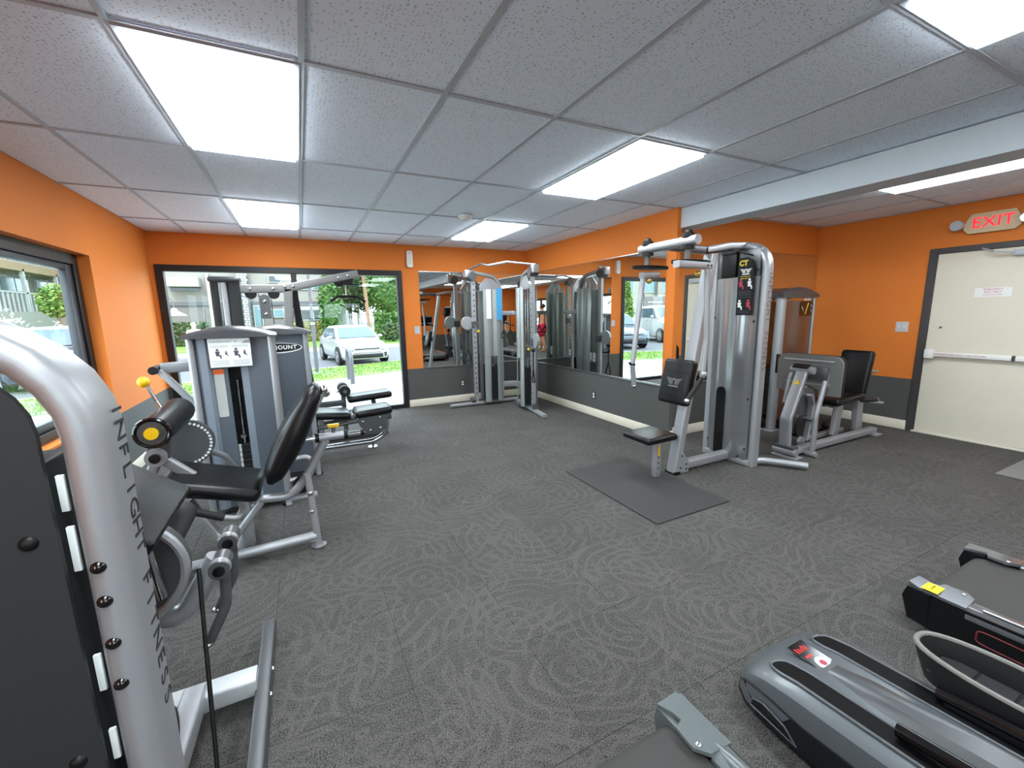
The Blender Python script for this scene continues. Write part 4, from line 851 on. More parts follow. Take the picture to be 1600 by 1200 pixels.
# ---- lat pulldown
LT = thing('lat_pulldown_machine', 'tall lat pulldown station with raised arm and bar before the window', 'exercise machine', (0, 5.2, 0))
YL = 5.2
B().tube([(-.735, YL, 0), (-.735, YL, 1.80)], prof=(.06, .10, .012), nrm=X).mk('column', 'iron', LT); B().tube([(-.655, YL-.02, 0), (-.655, YL-.02, 1.80)], prof=(.06, .08, .02), nrm=X).mk('column', 'silver', LT)
B().tube([(-.57, YL, 0), (-.57, YL, 1.80)], prof=(.11, .12, .03), nrm=X).mk('column', 'charcoal', LT)
B().rbox((-.64, YL, 1.825), (.28, .18, .06), None, .028, 3).mk('column_cap', 'cap_grey', LT)
B().rbox((-.64, YL, .03), (.5, .5, .06), None, .01).mk('column_base', 'silver_dark', LT)
am = B().tube([(-.52, YL, 1.735), (-.10, YL, 1.745), (.64, YL, 1.915)], rad=.25, prof=(.06, .085, .01), nrm=Y).mk('top_arm', 'silver_mid', LT)
for (xx, zz) in ((-.43, 1.735), (-.22, 1.74), (-.11, 1.76), (-.03, 1.765), (.43, 1.865), (.53, 1.89)): b = B(); bolt(b, (xx, YL-.031, zz), (0, -1, 0), .016, .012); b.mk('bolt', 'chrome', am)
for (xx, zz) in ((-.43, 1.69), (-.22, 1.69), (.43, 1.82), (.53, 1.84)): B().cyl((xx, YL-.02, zz), (xx, YL+.02, zz), .055, 18).mk('pulley', 'black_plastic', LT)
fpu = B().prism([(-.36, YL-.03, 1.66), (-.31, YL-.03, 1.685), (-.26, YL-.03, 1.66), (-.26, YL-.03, 1.43), (-.36, YL-.03, 1.43)], (0, .05, 0)).mk('floating_pulley', 'silver_dark', LT, 0)
for zz in (1.61, 1.48): b = B(); bolt(b, (-.31, YL-.03, zz), (0, -1, 0), .02, .014); b.mk('bolt', 'chrome', fpu)
for xx in (-.36, -.25): B().tube([(xx, YL, 1.69), (xx+.01, YL, .6)], .004).mk('cable', 'black_plastic', LT)
B().tube([(-.08, YL, 1.735), (-.20, YL, .05)], prof=(.085, .06, .01), nrm=X).mk('front_post', 'silver_mid', LT); B().tube([(-.03, YL+.06, 1.73), (.10, YL+.30, .05)], prof=(.07, .05, .01), nrm=X).mk('back_post', 'iron', LT)
br = B().box((.40, YL-.02, 1.785), (.62, YL+.02, 1.80), .004).mk('bar_hanger', 'black_plastic', LT); B().tube([(.50, YL, 1.785), (.50, YL, 1.665)], .008).mk('bar_cable', 'chrome', br)
B().tube([(.32, YL-.05, 1.605), (.40, YL-.03, 1.66), (.62, YL+.02, 1.66), (.705, YL+.05, 1.605)], .015, rad=.02).mk('pulldown_bar', 'black_plastic', LT)
B().rbox((.66, YL, .50), (.50, .30, .075), RY(-3), .03, 3).mk('seat', 'leather', LT); B().tube([(.78, YL, .0), (.70, YL, .47)], prof=(.05, .05, .01), nrm=Y).mk('seat_leg', 'silver_dark', LT)
B().tube([(.375, YL, .02), (.375, YL, .60)], prof=(.05, .05, .01), nrm=Y).mk('thigh_post', 'silver_dark', LT); B().tube([(-.5, YL, .44), (.37, YL, .445)], prof=(.06, .07, .01), nrm=Y).mk('low_rail', 'silver_dark', LT)
tr = B().cyl((.385, YL-.17, .60), (.385, YL-.05, .60), .062, 18).cyl((.385, YL+.05, .60), (.385, YL+.17, .60), .062, 18).mk('thigh_roller', 'foam', LT); B().cyl((.385, YL-.18, .60), (.385, YL+.18, .60), .02).mk('roller_axle', 'chrome', tr)
B().tube([(.30, YL-.03, .58), (.40, YL-.03, .585)], .01).mk('pin', 'chrome', LT)
B().tube([(-.6, YL, .035), (.85, YL, .035)], prof=(.07, .05, .01), nrm=Y).mk('base_beam', 'silver_dark', LT); B().tube([(-.2, YL-.35, .035), (-.2, YL+.4, .035)], prof=(.06, .05, .01), nrm=X).mk('cross_foot', 'silver_dark', LT)
# ================================================================== ARM CURL (lettered frame, foreground left)
AC = thing('arm_curl_machine', 'large lettered arm curl machine cut off by the left edge', 'exercise machine', (-.65, 1.4, 0))
fr = B().tube([(-.372, 1.06, .0), (-.372, 1.06, 1.435), (-1.02, 1.06, 1.435), (-1.02, 1.06, 0)], rad=.20, prof=(.145, .062, .03), nrm=Y).mk('tower_frame', 'silver', AC)
for w_, zs_, ze_ in (('INFLIGHT', 1.271, .981), ('FITNESS', .903, .616)):
    for k, ch_ in enumerate(w_): text('letter', ch_, .062, (-.3408, 1.078, zs_+(ze_-zs_)*k/(len(w_)-1)), (0, 0, -1), (0, 1, 0), 'letter_dark', fr, .0008)
pn = B().prism([V((-.425, .992, .03)), V((-.425, .992, 1.21))]+arc((-.56, .992, 1.25), .135, 0, 90, 6, X, Z)+arc((-.86, .992, 1.25), .135, 90, 180, 6, X, Z)+[V((-.995, .992, .03))], (0, .012, 0)).mk('rear_panel', 'charcoal', AC, 20)
b = B(); bolt(b, (-.462, .992, 1.06), (0, -1, 0), .014, .008); b.mk('bolt', 'black_plastic', pn)
b = B(); bolt(b, (-.462, .992, .60), (0, -1, 0), .014, .008); b.mk('bolt', 'black_plastic', pn)
for zz in (.99, .92, .83, .74): b = B(); bolt(b, (-.378, .9885, zz), (0, -1, 0), .0125, .008); b.mk('bolt', 'black_gloss', AC)
for (z0, z1) in ((1.10, 1.17), (.98, 1.07), (.72, .80), (.56, .63)): B().box((-.421, 1.012, z0), (-.409, 1.02, z1), .002).mk('edge_clip', 'placard', AC)
B().box((-.99, 1.01, .05), (-.425, 1.11, 1.2), .01).mk('weight_housing', 'charcoal', AC)
B().tube([(-.90, 1.70, .075), (-.27, 1.70, .075)], prof=(.085, .07, .01), nrm=Y).mk('cross_beam', 'silver_light', AC)
B().tube([(-.252, 1.20, .035), (-.252, 2.06, .035)], prof=(.05, .07, .008), nrm=X).mk('floor_rail', 'silver_dark', AC)
B().tube([(-.9, 1.2, .035), (-.9, 2.06, .035)], prof=(.05, .07, .008), nrm=X).mk('floor_rail', 'silver_dark', AC)
b = B(); bolt(b, (-.226, 1.63, .05), (1, 0, 0), .012, .01); bolt(b, (-.226, 1.76, .05), (1, 0, 0), .012, .01); b.mk('bolt', 'chrome', AC)
B().tube([(-.46, 1.10, .16), (-.46, 1.70, .10)], prof=(.07, .07, .01), nrm=X).mk('spine_beam', 'silver', AC)
B().tube([(-.55, 1.62, .11), (-.55, 1.62, .72)], prof=(.08, .08, .012), nrm=X).mk('seat_column', 'silver', AC)
cm = B().cyl((-.56, 1.56, .68), (-.56, 1.60, .68), .175, 36).mk('cam_disc', 'silver_dark', AC); B().tube(arc((-.56, 1.556, .68), .166, 0, 350, 35, X, Z), .014, closed=True, n=8).mk('cam_rim', 'silver', cm)
for k, (dx, dz) in enumerate(((-.04, .16), (-.025, .15))): B().sphere((-.56+dx+.13, 1.54, .685+dz), .016, (1.5, 1, .7)).mk('cable_anchor', 'chrome', cm)
B().tube([(-.47, 1.53, .76), (-.455, 1.53, .60)], .014).mk('cam_rod', 'chrome', cm)
al = B().tube([(-.58, 1.62, .53), (-.43, 1.60, .468), (-.375, 1.60, .56), (-.318, 1.60, .66)], .033, rad=.06, n=16).mk('curl_arm', 'silver', AC)
for yy in (1.565, 1.75):
    B().cyl((-.305, yy-.04, .645), (-.305, yy+.05, .645), .03, 18).mk('grip_sleeve', 'silver_dark', al); B().cyl((-.305, yy-.047, .645), (-.305, yy-.04, .645), .017, 14).mk('sleeve_cap', 'black_gloss', al)
    B().tube([(-.297, yy, .64), (-.305, yy, .50), (-.365, yy-.01, .385)], .016, rad=.08).mk('curl_handle', 'silver_dark', al); B().sphere((-.305, yy-.02, .648), .033, (1, .6, 1)).mk('sleeve_joint', 'silver', al); B().sphere((-.367, yy-.01, .383), .02, (1, 1, .8)).mk('handle_cap', 'chrome', al)
B().rbox((-.548, 1.60, .915), (.32, .44, .06), RY(38), .012, 3).mk('arm_pad', 'leather', AC)
B().tube([(-.455, 1.62, .735), (-.455, 1.86, .735)], .045).mk('support_roll', 'foam', AC)
pu = B().cyl((-.425, 1.19, .40), (-.385, 1.19, .40), .075, 22).mk('pulley', 'black_plastic', AC); B().box((-.47, 1.14, .30), (-.43, 1.24, .50), .008).mk('pulley_bracket', 'placard', pu)
B().tube([(-.36, 1.545, .66), (-.33, 1.30, .2), (-.33, 1.25, .02)], .006).mk('cable', 'black_plastic', AC)
B().rbox((-.93, 2.0, .45), (.34, .34, .07), None, .03, 3).mk('seat', 'leather', AC); B().tube([(-.93, 1.92, .05), (-.93, 2.0, .42)], prof=(.06, .06, .01), nrm=X).mk('seat_post', 'silver', AC); B().tube([(-.80, 1.7, .06), (-.93, 1.95, .06)], prof=(.07, .06, .01), nrm=X).mk('seat_beam', 'silver', AC)
# ================================================================== CARDIO MACHINES (local: rear end at y=0, front towards -y)
def treadmill(label, dark):
    t = thing('treadmill', label, 'treadmill', (0, 0, 0), 'treadmills at the right')
    sk = 'tread_rail' if dark else 'tread_grey'
    body = [(0.0, .05), (0.03, .14), (0.02, .185), (-.06, .195), (-1.62, .235), (-1.95, .30), (-2.02, .22), (-2.0, .06), (-.12, .03)]
    for s_ in (-1, 1):
        x0 = s_*.275; w = s_*.07
        B().prism([(x0, y, z) for y, z in body], (w, 0, 0)).mk('side_skirt', 'tread_black', t, 20)
        # raised side rail with highlight ridge
        rl = B().loft([[V((x0-s_*.012, y, z+.0)), V((x0-s_*.012, y, z+.012)), V((x0+s_*.02, y, z+.02)), V((x0+s_*.055, y, z+.016)), V((x0+s_*.072, y, z-.012)), V((x0+s_*.072, y, z-.03))] for y, z in ((-.16, .195), (-.8, .212), (-1.6, .235))]).mk('foot_rail', sk, t)
        if dark: B().tube([(x0+s_*.04, -.20, .218), (x0+s_*.04, -.8, .235), (x0+s_*.04, -1.58, .255)], prof=(.018, .006, .002), nrm=X).mk('rail_trim', 'steel_plate', rl)
        else:
            cap_ = []
            for k in range(9):
                f = k/8; y = -.13-.62*f; hw = .026*math.sin(math.pi*min(.5, f*2.2+.08)); cap_.append([V((x0+s_*.03+hw*math.cos(a), y, .208+.012*f+.022*math.sin(a)*math.sin(math.pi*min(.5, f*2.2+.08)))) for a in [math.pi*q/8 for q in range(9)]])
            B().loft(cap_, caps=False, closed=False).mk('rail_bump', sk, rl)
        # rear end cap
        e = B().prism([V((x0-s_*.03, .025, .205)), V((x0+s_*.055, .03, .205)), V((x0+s_*.070, -.01, .20)), V((x0+s_*.072, -.16, .20)), V((x0-s_*.014, -.16, .21)), V((x0-s_*.045, -.125, .21)), V((x0-s_*.04, -.06, .21)), V((x0-s_*.008, -.05, .21)), V((x0-s_*.01, -.02, .207))], (0, 0, .012)).mk('end_cap', sk, t, 20)
        B().loft([[V((x0-s_*.03, .025, .205)), V((x0+s_*.078, .025, .205)), V((x0+s_*.078, -.05, .20)), V((x0-s_*.03, -.05, .205))], [V((x0-s_*.025, .04, .15)), V((x0+s_*.076, .04, .15)), V((x0+s_*.076, -.05, .15)), V((x0-s_*.025, -.05, .15))], [V((x0-s_*.02, .015, .05)), V((x0+s_*.07, .015, .05)), V((x0+s_*.07, -.05, .05)), V((x0-s_*.02, -.05, .05))]]).mk('cap_body', 'tread_black' if dark else 'tread_grey', e, 40)
        b = B(); bolt(b, (x0-s_*.022, -.125, .222), (0, 0, 1), .009, .003); b.mk('screw', 'chrome', e)
        B().tube([(s_*.33, -1.72, .2), (s_*.36, -1.86, 1.15)], prof=(.10, .05, .02), nrm=Y).mk('upright', 'tread_grey', t)
        B().tube([(s_*.36, -1.86, 1.10), (s_*.35, -1.5, 1.02), (s_*.35, -1.2, 1.0)], .026, rad=.08).mk('hand_rail', 'black_plastic', t)
        B().cyl((s_*.25, -.25, 0), (s_*.25, -.25, .05), .035).mk('foot', 'rubber', t); B().cyl((s_*.25, -1.8, 0), (s_*.25, -1.8, .06), .035).mk('foot', 'rubber', t)
        if dark:
            for k in range(3):
                yy = -.30-.26*k; B().tube([V((s_*.3455, yy+.1*math.copysign(abs(math.cos(a))**.35, math.cos(a)), .115+.028*math.copysign(abs(math.sin(a))**.35, math.sin(a)))) for a in [2*math.pi*q/32 for q in range(32)]], .0028, closed=True, n=6).mk('red_outline', 'red_line', t)
    prf = [(.0, .10)]+[(-.055+.055*math.cos(math.radians(a)), .145+.047*math.sin(math.radians(a))) for a in range(-30, 91, 15)]+[(-1.60, .225), (-1.60, .20), (-.06, .165), (-.04, .10)]
    bl = B().loft([[V((x, y, z)) for y, z in prf] for x in (-.262, .262)]).mk('running_belt', 'belt', t)
    B().cyl((-.26, -.055, .135), (.26, -.055, .135), .045, 18).mk('rear_roller', 'iron', t)
    B().box((-.26, -1.6, .08), (.26, -.1, .17)).mk('deck', 'tread_black', t)
    hd = [(-1.58, .235), (-1.66, .30), (-1.85, .33), (-2.02, .26), (-2.04, .06), (-1.58, .06)]
    B().loft([[V((x, y, z-dz)) for y, z in hd] for x, dz in ((-.30, .03), (-.24, 0), (.24, 0), (.30, .03))]).mk('motor_hood', 'tread_black', t)
    cn = B().rbox((0, -1.86, 1.22), (.80, .10, .36), RX(-25), .04, 3).mk('console', 'black_plastic', t); B().rbox((0, -1.807, 1.245), (.5, .008, .24), RX(-25), .004, 1).mk('screen', 'black_gloss', cn)
    for k in range(3): B().rbox((-.3+.3*k, -1.775, 1.135), (.16, .006, .03), RX(-25), .003, 1).mk('key_row', 'ink_light', cn)
    if dark: B().rbox((-.313, -.045, .2205), (.075, .055, .002), RZ(0), .0005, 1).mk('yellow_sticker', 'yellow_label', t); 
    if dark: text('sticker_lettering', 'CAUTION', .011, (-.313, -.045, .2222), X, Y, 'letter_dark', t, .0003)
    return t
T1 = treadmill('black treadmill with yellow sticker and red outlined side by the right edge', True); T1.location = (2.69, .72, 0)
T2 = treadmill('grey green treadmill with its rear corner at the bottom edge', False); T2.location = (.655, .80, 0)
T3 = copy_tree(T1); T3.location = (3.72, .45, 0); T3['label'] = 'black treadmill seen only in the mirrors beyond the sticker treadmill'
def elliptical(label):
    t = thing('elliptical_trainer', label, 'elliptical trainer', (0, 0, 0), 'elliptical trainers')
    W_ = .235
    # rear housing: lofted outline from rounded tail to spine
    st_ = [(.02, .08, .07, .05), (.012, .135, .085, .045), (-.015, .185, .12, .035), (-.06, .215, .152, .03), (-.12, .23, .176, .03), (-.2, .235, .19, .03), (-.4, .235, .202, .03), (-.95, .235, .24, .03)]
    rg = []
    for y, w, zt, zb in st_:
        rg.append([V((-w, y, zb)), V((-w, y, zb+(zt-zb)*.55)), V((-w*.93, y, zt-.015)), V((-w*.80, y, zt)), V((-w*.3, y, zt+.006)), V((w*.3, y, zt+.006)), V((w*.80, y, zt)), V((w*.93, y, zt-.015)), V((w, y, zb+(zt-zb)*.55)), V((w, y, zb))])
    ho = B().loft(rg).mk('housing', 'ell_grey', t, 35)
    def zt_(y):
        for (ya, _, za, _), (yb2, _, zb2, _) in zip(st_[:-1], st_[1:]):
            if ya >= y >= yb2: return za+(zb2-za)*(ya-y)/(ya-yb2)
        return st_[-1][2]
    # centre spine
    sp_ = []
    for y, w, h in ((-.22, .035, .004), (-.32, .055, .018), (-.6, .06, .03), (-.85, .05, .03), (-.98, .02, .01)): z = zt_(y)+.004; sp_.append([V((-w, y, z)), V((-w*.6, y, z+h)), V((w*.6, y, z+h)), V((w, y, z))])
    B().loft(sp_).mk('centre_spine', 'silver_dark', ho, 35)
    for s_ in (-1, 1):
        xx = s_*.128; w = .034
        ou = [V((xx+w*math.cos(a), -.15+.055*math.sin(a), .0)) for a in [math.pi*k/10 for k in range(11)]]
        bot_ = [V((xx-w, -.97, 0)), V((xx+w, -.97, 0))]
        pts = [V((q.x, q.y, zt_(q.y)+.008)) for q in ou+[V((xx-w, -.2, 0)), V((xx-w, -.4, 0))]+bot_+[V((xx+w, -.4, 0)), V((xx+w, -.2, 0))]]
        B().loft([[V((xx-w*f1, yq, zt_(yq)+.008)), V((xx+w*f1, yq, zt_(yq)+.008)), V((xx+w*f1, yq, zt_(yq)+.002)), V((xx-w*f1, yq, zt_(yq)+.002))] for f1, yq in ((.3, -.098), (.62, -.106), (.87, -.12), (1, -.15), (1, -.2), (1, -.4), (1, -.97))]).mk('roller_track', 'track_black', ho, 0)
        B().tube([V((q.x*1+(q.x-xx)*.12, q.y+.004, zt_(q.y)+.006)) for q in [bot_[1], V((xx+w, -.4, 0)), V((xx+w, -.2, 0))]+ou+[V((xx-w, -.2, 0)), V((xx-w, -.4, 0)), bot_[0]]], .005).mk('track_rim', 'ell_grey', ho)
        B().tube([(xx+.01, -.44, zt_(-.44)+.03), (xx+.01, -1.0, .30)], .019).mk('guide_rail', 'black_gloss', t)
        # dark side skirt with hand hole
        sd = [(.012, .045), (-.015, .075), (-.04, .098), (-.06, .112), (-.09, .122), (-.12, .126), (-.16, .128), (-.2, .126), (-.26, .122), (-.4, .13), (-.95, .175), (-.95, .032), (-.4, .032), (-.2, .032), (-.12, .032), (-.06, .032), (-.015, .036)]
        def xs_(y):
            for (ya, wa, _, _), (yb2, wb2, _, _) in zip(st_[:-1], st_[1:]):
                if ya >= y >= yb2: return wa+(wb2-wa)*(ya-y)/(ya-yb2)+.004
            return .239
        B().loft([[V((s_*(xs_(y)+.002), y, z)) for y, z in sd], [V((s_*(xs_(y)-.02), y, z)) for y, z in sd]]).mk('side_skirt', 'ell_dark', t, 20)
        hh = [(-.085, .05), (-.095, .08), (-.135, .098), (-.21, .085), (-.25, .05)]
        B().loft([[V((s_*(xs_(y)+.0045), y, z)) for y, z in hh], [V((s_*(xs_(y)+.0), y, z)) for y, z in hh]]).mk('hand_hole', 'black_gloss', t, 20); B().tube([V((s_*(xs_(y)+.004), y, z)) for y, z in hh]+[V((s_*(xs_(-.085)+.004), -.085, .05))], .0035).mk('hole_rim', 'ell_grey', t)
        # pedal: deep foot pan
        yo = -.36 if s_ == 1 else -.78; zo = .31 if s_ == 1 else .36
        def pan(k, gx, z0): return [V((s_*.235+gx*math.copysign(abs(math.cos(a))**.75, math.cos(a)), yo-.20+(.20 if True else 0)*k*math.sin(a)*1.0, z0)) for a in [2*math.pi*q/36 for q in range(36)]]
        L0 = lambda gx, gy, z0: [V((s_*.255+gx*math.copysign(abs(math.cos(a))**.8, math.cos(a)), yo-.21+gy*math.sin(a), z0)) for a in [2*math.pi*q/36 for q in range(36)]]
        pd = B().loft([L0(.085, .20, zo-.10), L0(.108, .235, zo), L0(.092, .22, zo+.003), L0(.08, .205, zo-.06)], caps=True).mk('pedal', 'pedal_dark', t, 35)
        B().tube(L0(.10, .228, zo+.002), .0085, closed=True, n=8).mk('pedal_rim', 'pedal_rim', pd)
        for k in range(4): B().rbox((s_*.255, yo-.075-.09*k, zo-.057), (.135, .084, .006), None, .002, 1).mk('tread_pad', 'tread_grey' if False else 'charcoal', pd)
        B().tube([(s_*.15, yo-.1, zo-.09), (s_*.15, -1.1, .30)], prof=(.05, .05, .015), nrm=X).mk('pedal_arm', 'ell_dark', t)
        B().tube([(s_*.24, -1.15, .35), (s_*.25, -1.35, .9), (s_*.24, -1.25, 1.45)], .02, rad=.2).mk('moving_arm', 'ell_grey', t); B().tube([(s_*.247, -1.28, 1.28), (s_*.24, -1.25, 1.5)], .024).mk('arm_grip', 'foam', t)
    dp = B().rbox((0, -.165, .1935), (.085, .15, .004), RX(0), .001, 1).mk('display', 'black_gloss', t)
    for k in range(5): B().box((-.034+.012*k, -.13, .1955), (-.030+.012*k, -.108-.004*(k % 3), .1962)).mk('led_bar', 'red_led', dp, 0)
    B().box((-.03, -.155, .1955), (.0, -.147, .1962)).mk('led_bar', 'red_led', dp, 0)
    B().cyl((0, -.19, .1955), (0, -.19, .1962), .026, 20).mk('round_sticker', 'white_ink', dp); B().box((.0, -.225, .1955), (.036, -.195, .1960)).mk('label', 'paper_grey', dp, 0); B().cyl((0, -.19, .1962), (0, -.19, .1966), .012, 12).mk('sticker_mark', 'red_ink', dp)
    fh = []
    for y, w, zt2 in ((-.92, .20, .26), (-1.02, .20, .55), (-1.15, .19, .66), (-1.35, .17, .66), (-1.5, .13, .5), (-1.55, .08, .1)): fh.append([V((-w, y, .03)), V((-w, y, zt2*.8)), V((-w*.6, y, zt2)), V((w*.6, y, zt2)), V((w, y, zt2*.8)), V((w, y, .03))])
    B().loft(fh).mk('drive_housing', 'ell_dark', t, 35)
    B().tube([(0, -1.3, .55), (0, -1.38, 1.35)], prof=(.12, .07, .02), nrm=X).mk('mast', 'ell_grey', t)
    cn = B().rbox((0, -1.37, 1.45), (.5, .10, .34), RX(-25), .05, 3).mk('console', 'black_plastic', t); B().rbox((0, -1.317, 1.475), (.32, .008, .2), RX(-25), .004, 1).mk('screen', 'black_gloss', cn)
    for s_ in (-1, 1): B().cyl((s_*.16, -.3, 0), (s_*.16, -.3, .04), .03).mk('foot', 'rubber', t); B().cyl((s_*.16, -1.4, 0), (s_*.16, -1.4, .04), .03).mk('foot', 'rubber', t)
    return t
E1 = elliptical('grey elliptical trainer with dark tracks at the bottom right corner'); E1.location = (1.545, .87, 0); E1.scale = (1, 1, 1.05)
E2 = copy_tree(E1); E2.location = (4.72, .25, 0); E2['label'] = 'elliptical trainer seen only in the mirrors nearest the exit'
# ================================================================== PEOPLE
def skinmesh(name, joints, edges, root, m, parent, subd=1):
    me = bpy.data.meshes.new(name); names = list(joints); idx = {n: i for i, n in enumerate(names)}
    off = OFF.get(parent.name, V((0, 0, 0)))
    me.from_pydata([V(joints[n][0]) for n in names], [(idx[a], idx[b_]) for a, b_ in edges], [])
    o = bpy.data.objects.new(name, me); COL.objects.link(o)
    md = o.modifiers.new('skin', 'SKIN'); md.use_smooth_shade = True
    if not me.skin_vertices: me.attributes.new  # skin layer is made by the modifier below
    bpy.context.view_layer.objects.active = o
    bm = bmesh.new(); bm.from_mesh(me); ly = bm.verts.layers.skin.verify()
    for i, v in enumerate(bm.verts): r = joints[names[i]][1]; v[ly].radius = (r, r) if not isinstance(r, tuple) else r; v[ly].use_root = (names[i] == root)
    bm.to_mesh(me); bm.free()
    sm = o.modifiers.new('sub', 'SUBSURF'); sm.levels = subd; sm.render_levels = subd
    bpy.context.view_layer.update()
    m2 = bpy.data.meshes.new_from_object(o.evaluated_get(bpy.context.evaluated_depsgraph_get())); bpy.data.objects.remove(o)
    m2.materials.clear(); m2.materials.append(MATS[m]); m2.shade_smooth(); m2.name = name
    q = bpy.data.objects.new(name, m2); COL.objects.link(q); q.parent = parent; OFF[q.name] = V((0, 0, 0)); return q
def person(label, skin_, hair, clothes, walk=.12, armf=.25):
    t = thing('person', label, 'person', (0, 0, 0))
    # faces +y, height about 1.74
    J = {'pel': ((0, 0, .95), (.15, .11)), 'waist': ((0, 0, 1.08), (.13, .095)), 'chest': ((0, .0, 1.28), (.155, .11)), 'shl': ((0, -.01, 1.42), (.09, .075)), 'neck': ((0, .0, 1.50), .052), 'jaw': ((0, .03, 1.56), (.066, .07)), 'head': ((0, .015, 1.64), (.078, .092)), 'crown': ((0, .0, 1.715), (.05, .06)), 'nose': ((0, .125, 1.612), .012)}
    Ed = [('pel', 'waist'), ('waist', 'chest'), ('chest', 'shl'), ('shl', 'neck'), ('neck', 'jaw'), ('jaw', 'head'), ('head', 'crown')]
    J.pop('nose')
    for s_, n in ((-1, 'L'), (1, 'R')):
        w = walk*s_
        J.update({'hip'+n: ((s_*.095, w*.1, .88), .092), 'knee'+n: ((s_*.10, w*1.0+.02, .49), .058), 'calf'+n: ((s_*.10, w*1.1-.02, .34), .054), 'ank'+n: ((s_*.10, w*1.25-.06*(1 if w < 0 else .3), .09), .036), 'ball'+n: ((s_*.11, w*1.25+.08, .035), .034), 'toe'+n: ((s_*.115, w*1.25+.15, .025), .022)})
        Ed += [('pel', 'hip'+n), ('hip'+n, 'knee'+n), ('knee'+n, 'calf'+n), ('calf'+n, 'ank'+n), ('ank'+n, 'ball'+n), ('ball'+n, 'toe'+n)]
        J.update({'sh'+n: ((s_*.175, -.01, 1.405), .062), 'el'+n: ((s_*.25, -.02+armf*.15, 1.13), .043), 'fa'+n: ((s_*.245, .06+armf*.4, 1.02), .04), 'wr'+n: ((s_*.23, .12+armf*.6, .92), .027), 'palm'+n: ((s_*.225, .15+armf*.65, .86), (.036, .018))})
        Ed += [('shl', 'sh'+n), ('sh'+n, 'el'+n), ('el'+n, 'fa'+n), ('fa'+n, 'wr'+n), ('wr'+n, 'palm'+n)]
        pc = V(J['palm'+n][0])
        for k, (dx, ln) in enumerate(((-.03, .06), (-.010, .07), (.010, .066), (.028, .052))):
            a = pc+V((0, dx*.9, -.035)); J['f%d%s' % (k, n)] = (tuple(a), .0095); J['g%d%s' % (k, n)] = (tuple(a+V((-s_*.012, .01, -ln*.6))), .0085); J['h%d%s' % (k, n)] = (tuple(a+V((-s_*.03, .012, -ln))), .007)
            Ed += [('palm'+n, 'f%d%s' % (k, n)), ('f%d%s' % (k, n), 'g%d%s' % (k, n)), ('g%d%s' % (k, n), 'h%d%s' % (k, n))]
        a = pc+V((-s_*.01, .035, .01)); J['ta'+n] = (tuple(a), .011); J['tb'+n] = (tuple(a+V((-s_*.02, .02, -.035))), .009); Ed += [('palm'+n, 'ta'+n), ('ta'+n, 'tb'+n)]
    bd = skinmesh('body', J, Ed, 'pel', skin_, t)
    # face
    B().prism([(-.012, .103, 1.60), (.012, .103, 1.60), (.004, .098, 1.65), (-.004, .098, 1.65)], (0, .018, -.006)).mk('nose', skin_, t, 40)
    for s_ in (-1, 1): B().sphere((s_*.032, .092, 1.645), .012).mk('eye', 'white_ink', t); B().sphere((s_*.032, .102, 1.645), .005).mk('pupil', 'letter_dark', t); B().sphere((s_*.082, .01, 1.63), .024, (.35, .8, 1.3)).mk('ear', skin_, t)
    B().sphere((0, .094, 1.575), .018, (1.3, .4, .3)).mk('mouth', 'red_ink', t)
    hm = B(); hm.sphere((0, -.012, 1.665), .102, (.88, 1.0, .88), 20)
    bmesh.ops.delete(hm.bm, geom=[v for v in hm.bm.verts if v.co.z < 1.60 or (v.co.y > .045 and v.co.z < 1.70)], context='VERTS'); hm.mk('hair', hair, t)
    def grow(names, extra): return {k: (J[k][0], tuple(x+extra for x in (J[k][1] if isinstance(J[k][1], tuple) else (J[k][1],)*2))) for k in names}
    for (nm, m, parts_, ex) in clothes:
        if nm == 'shorts':
            K = grow(['pel', 'hipL', 'hipR'], .022); K['waistb'] = ((0, 0, 1.08), (.155, .12))
            for n in 'LR': a, b_ = V(J['hip'+n][0]), V(J['knee'+n][0]); K['th'+n] = (tuple(a.lerp(b_, .45)), .102); K['hem'+n] = (tuple(a.lerp(b_, .92)), .098)
            skinmesh('shorts', K, [('waistb', 'pel'), ('pel', 'hipL'), ('pel', 'hipR'), ('hipL', 'thL'), ('thL', 'hemL'), ('hipR', 'thR'), ('thR', 'hemR')], 'pel', m, t)
        elif nm == 'trousers':
            K = grow(['pel', 'hipL', 'hipR', 'kneeL', 'kneeR', 'calfL', 'calfR', 'ankL', 'ankR'], .02)
            skinmesh('trousers', K, [('pel', 'hipL'), ('pel', 'hipR')]+[(a+n, b_+n) for n in 'LR' for a, b_ in (('hip', 'knee'), ('knee', 'calf'), ('calf', 'ank'))], 'pel', m, t)
        elif nm == 'shirt':
            K = grow(['waist', 'chest', 'shl', 'shL', 'shR'], .018); K['hem'] = ((0, 0, .98), (.165, .125))
            for n in 'LR': K['sl'+n] = (tuple(V(J['sh'+n][0]).lerp(V(J['el'+n][0]), .7)), .066)
            skinmesh('shirt', K, [('hem', 'waist'), ('waist', 'chest'), ('chest', 'shl'), ('shl', 'shL'), ('shl', 'shR'), ('shL', 'slL'), ('shR', 'slR')], 'waist', m, t)
    return t
P1 = person('shirtless person in red shorts walking, reflected in the corner mirror', 'skin', 'hair_dark', [('shorts', 'shorts_red', 0, 0)], .14, .55); P1.scale = (1.25, 1.15, 1.0); P1.location = (-.89, -.42, 0); P1.rotation_euler = (0, 0, math.radians(195))
# ================================================================== OUTSIDE
o = B().box((-90, -60, G-.3), (90, 110, G-.02)).mk('asphalt_ground', 'asphalt', None, 0); tag(o, 'grey asphalt street and parking outside the window', 'road', None, 'structure')
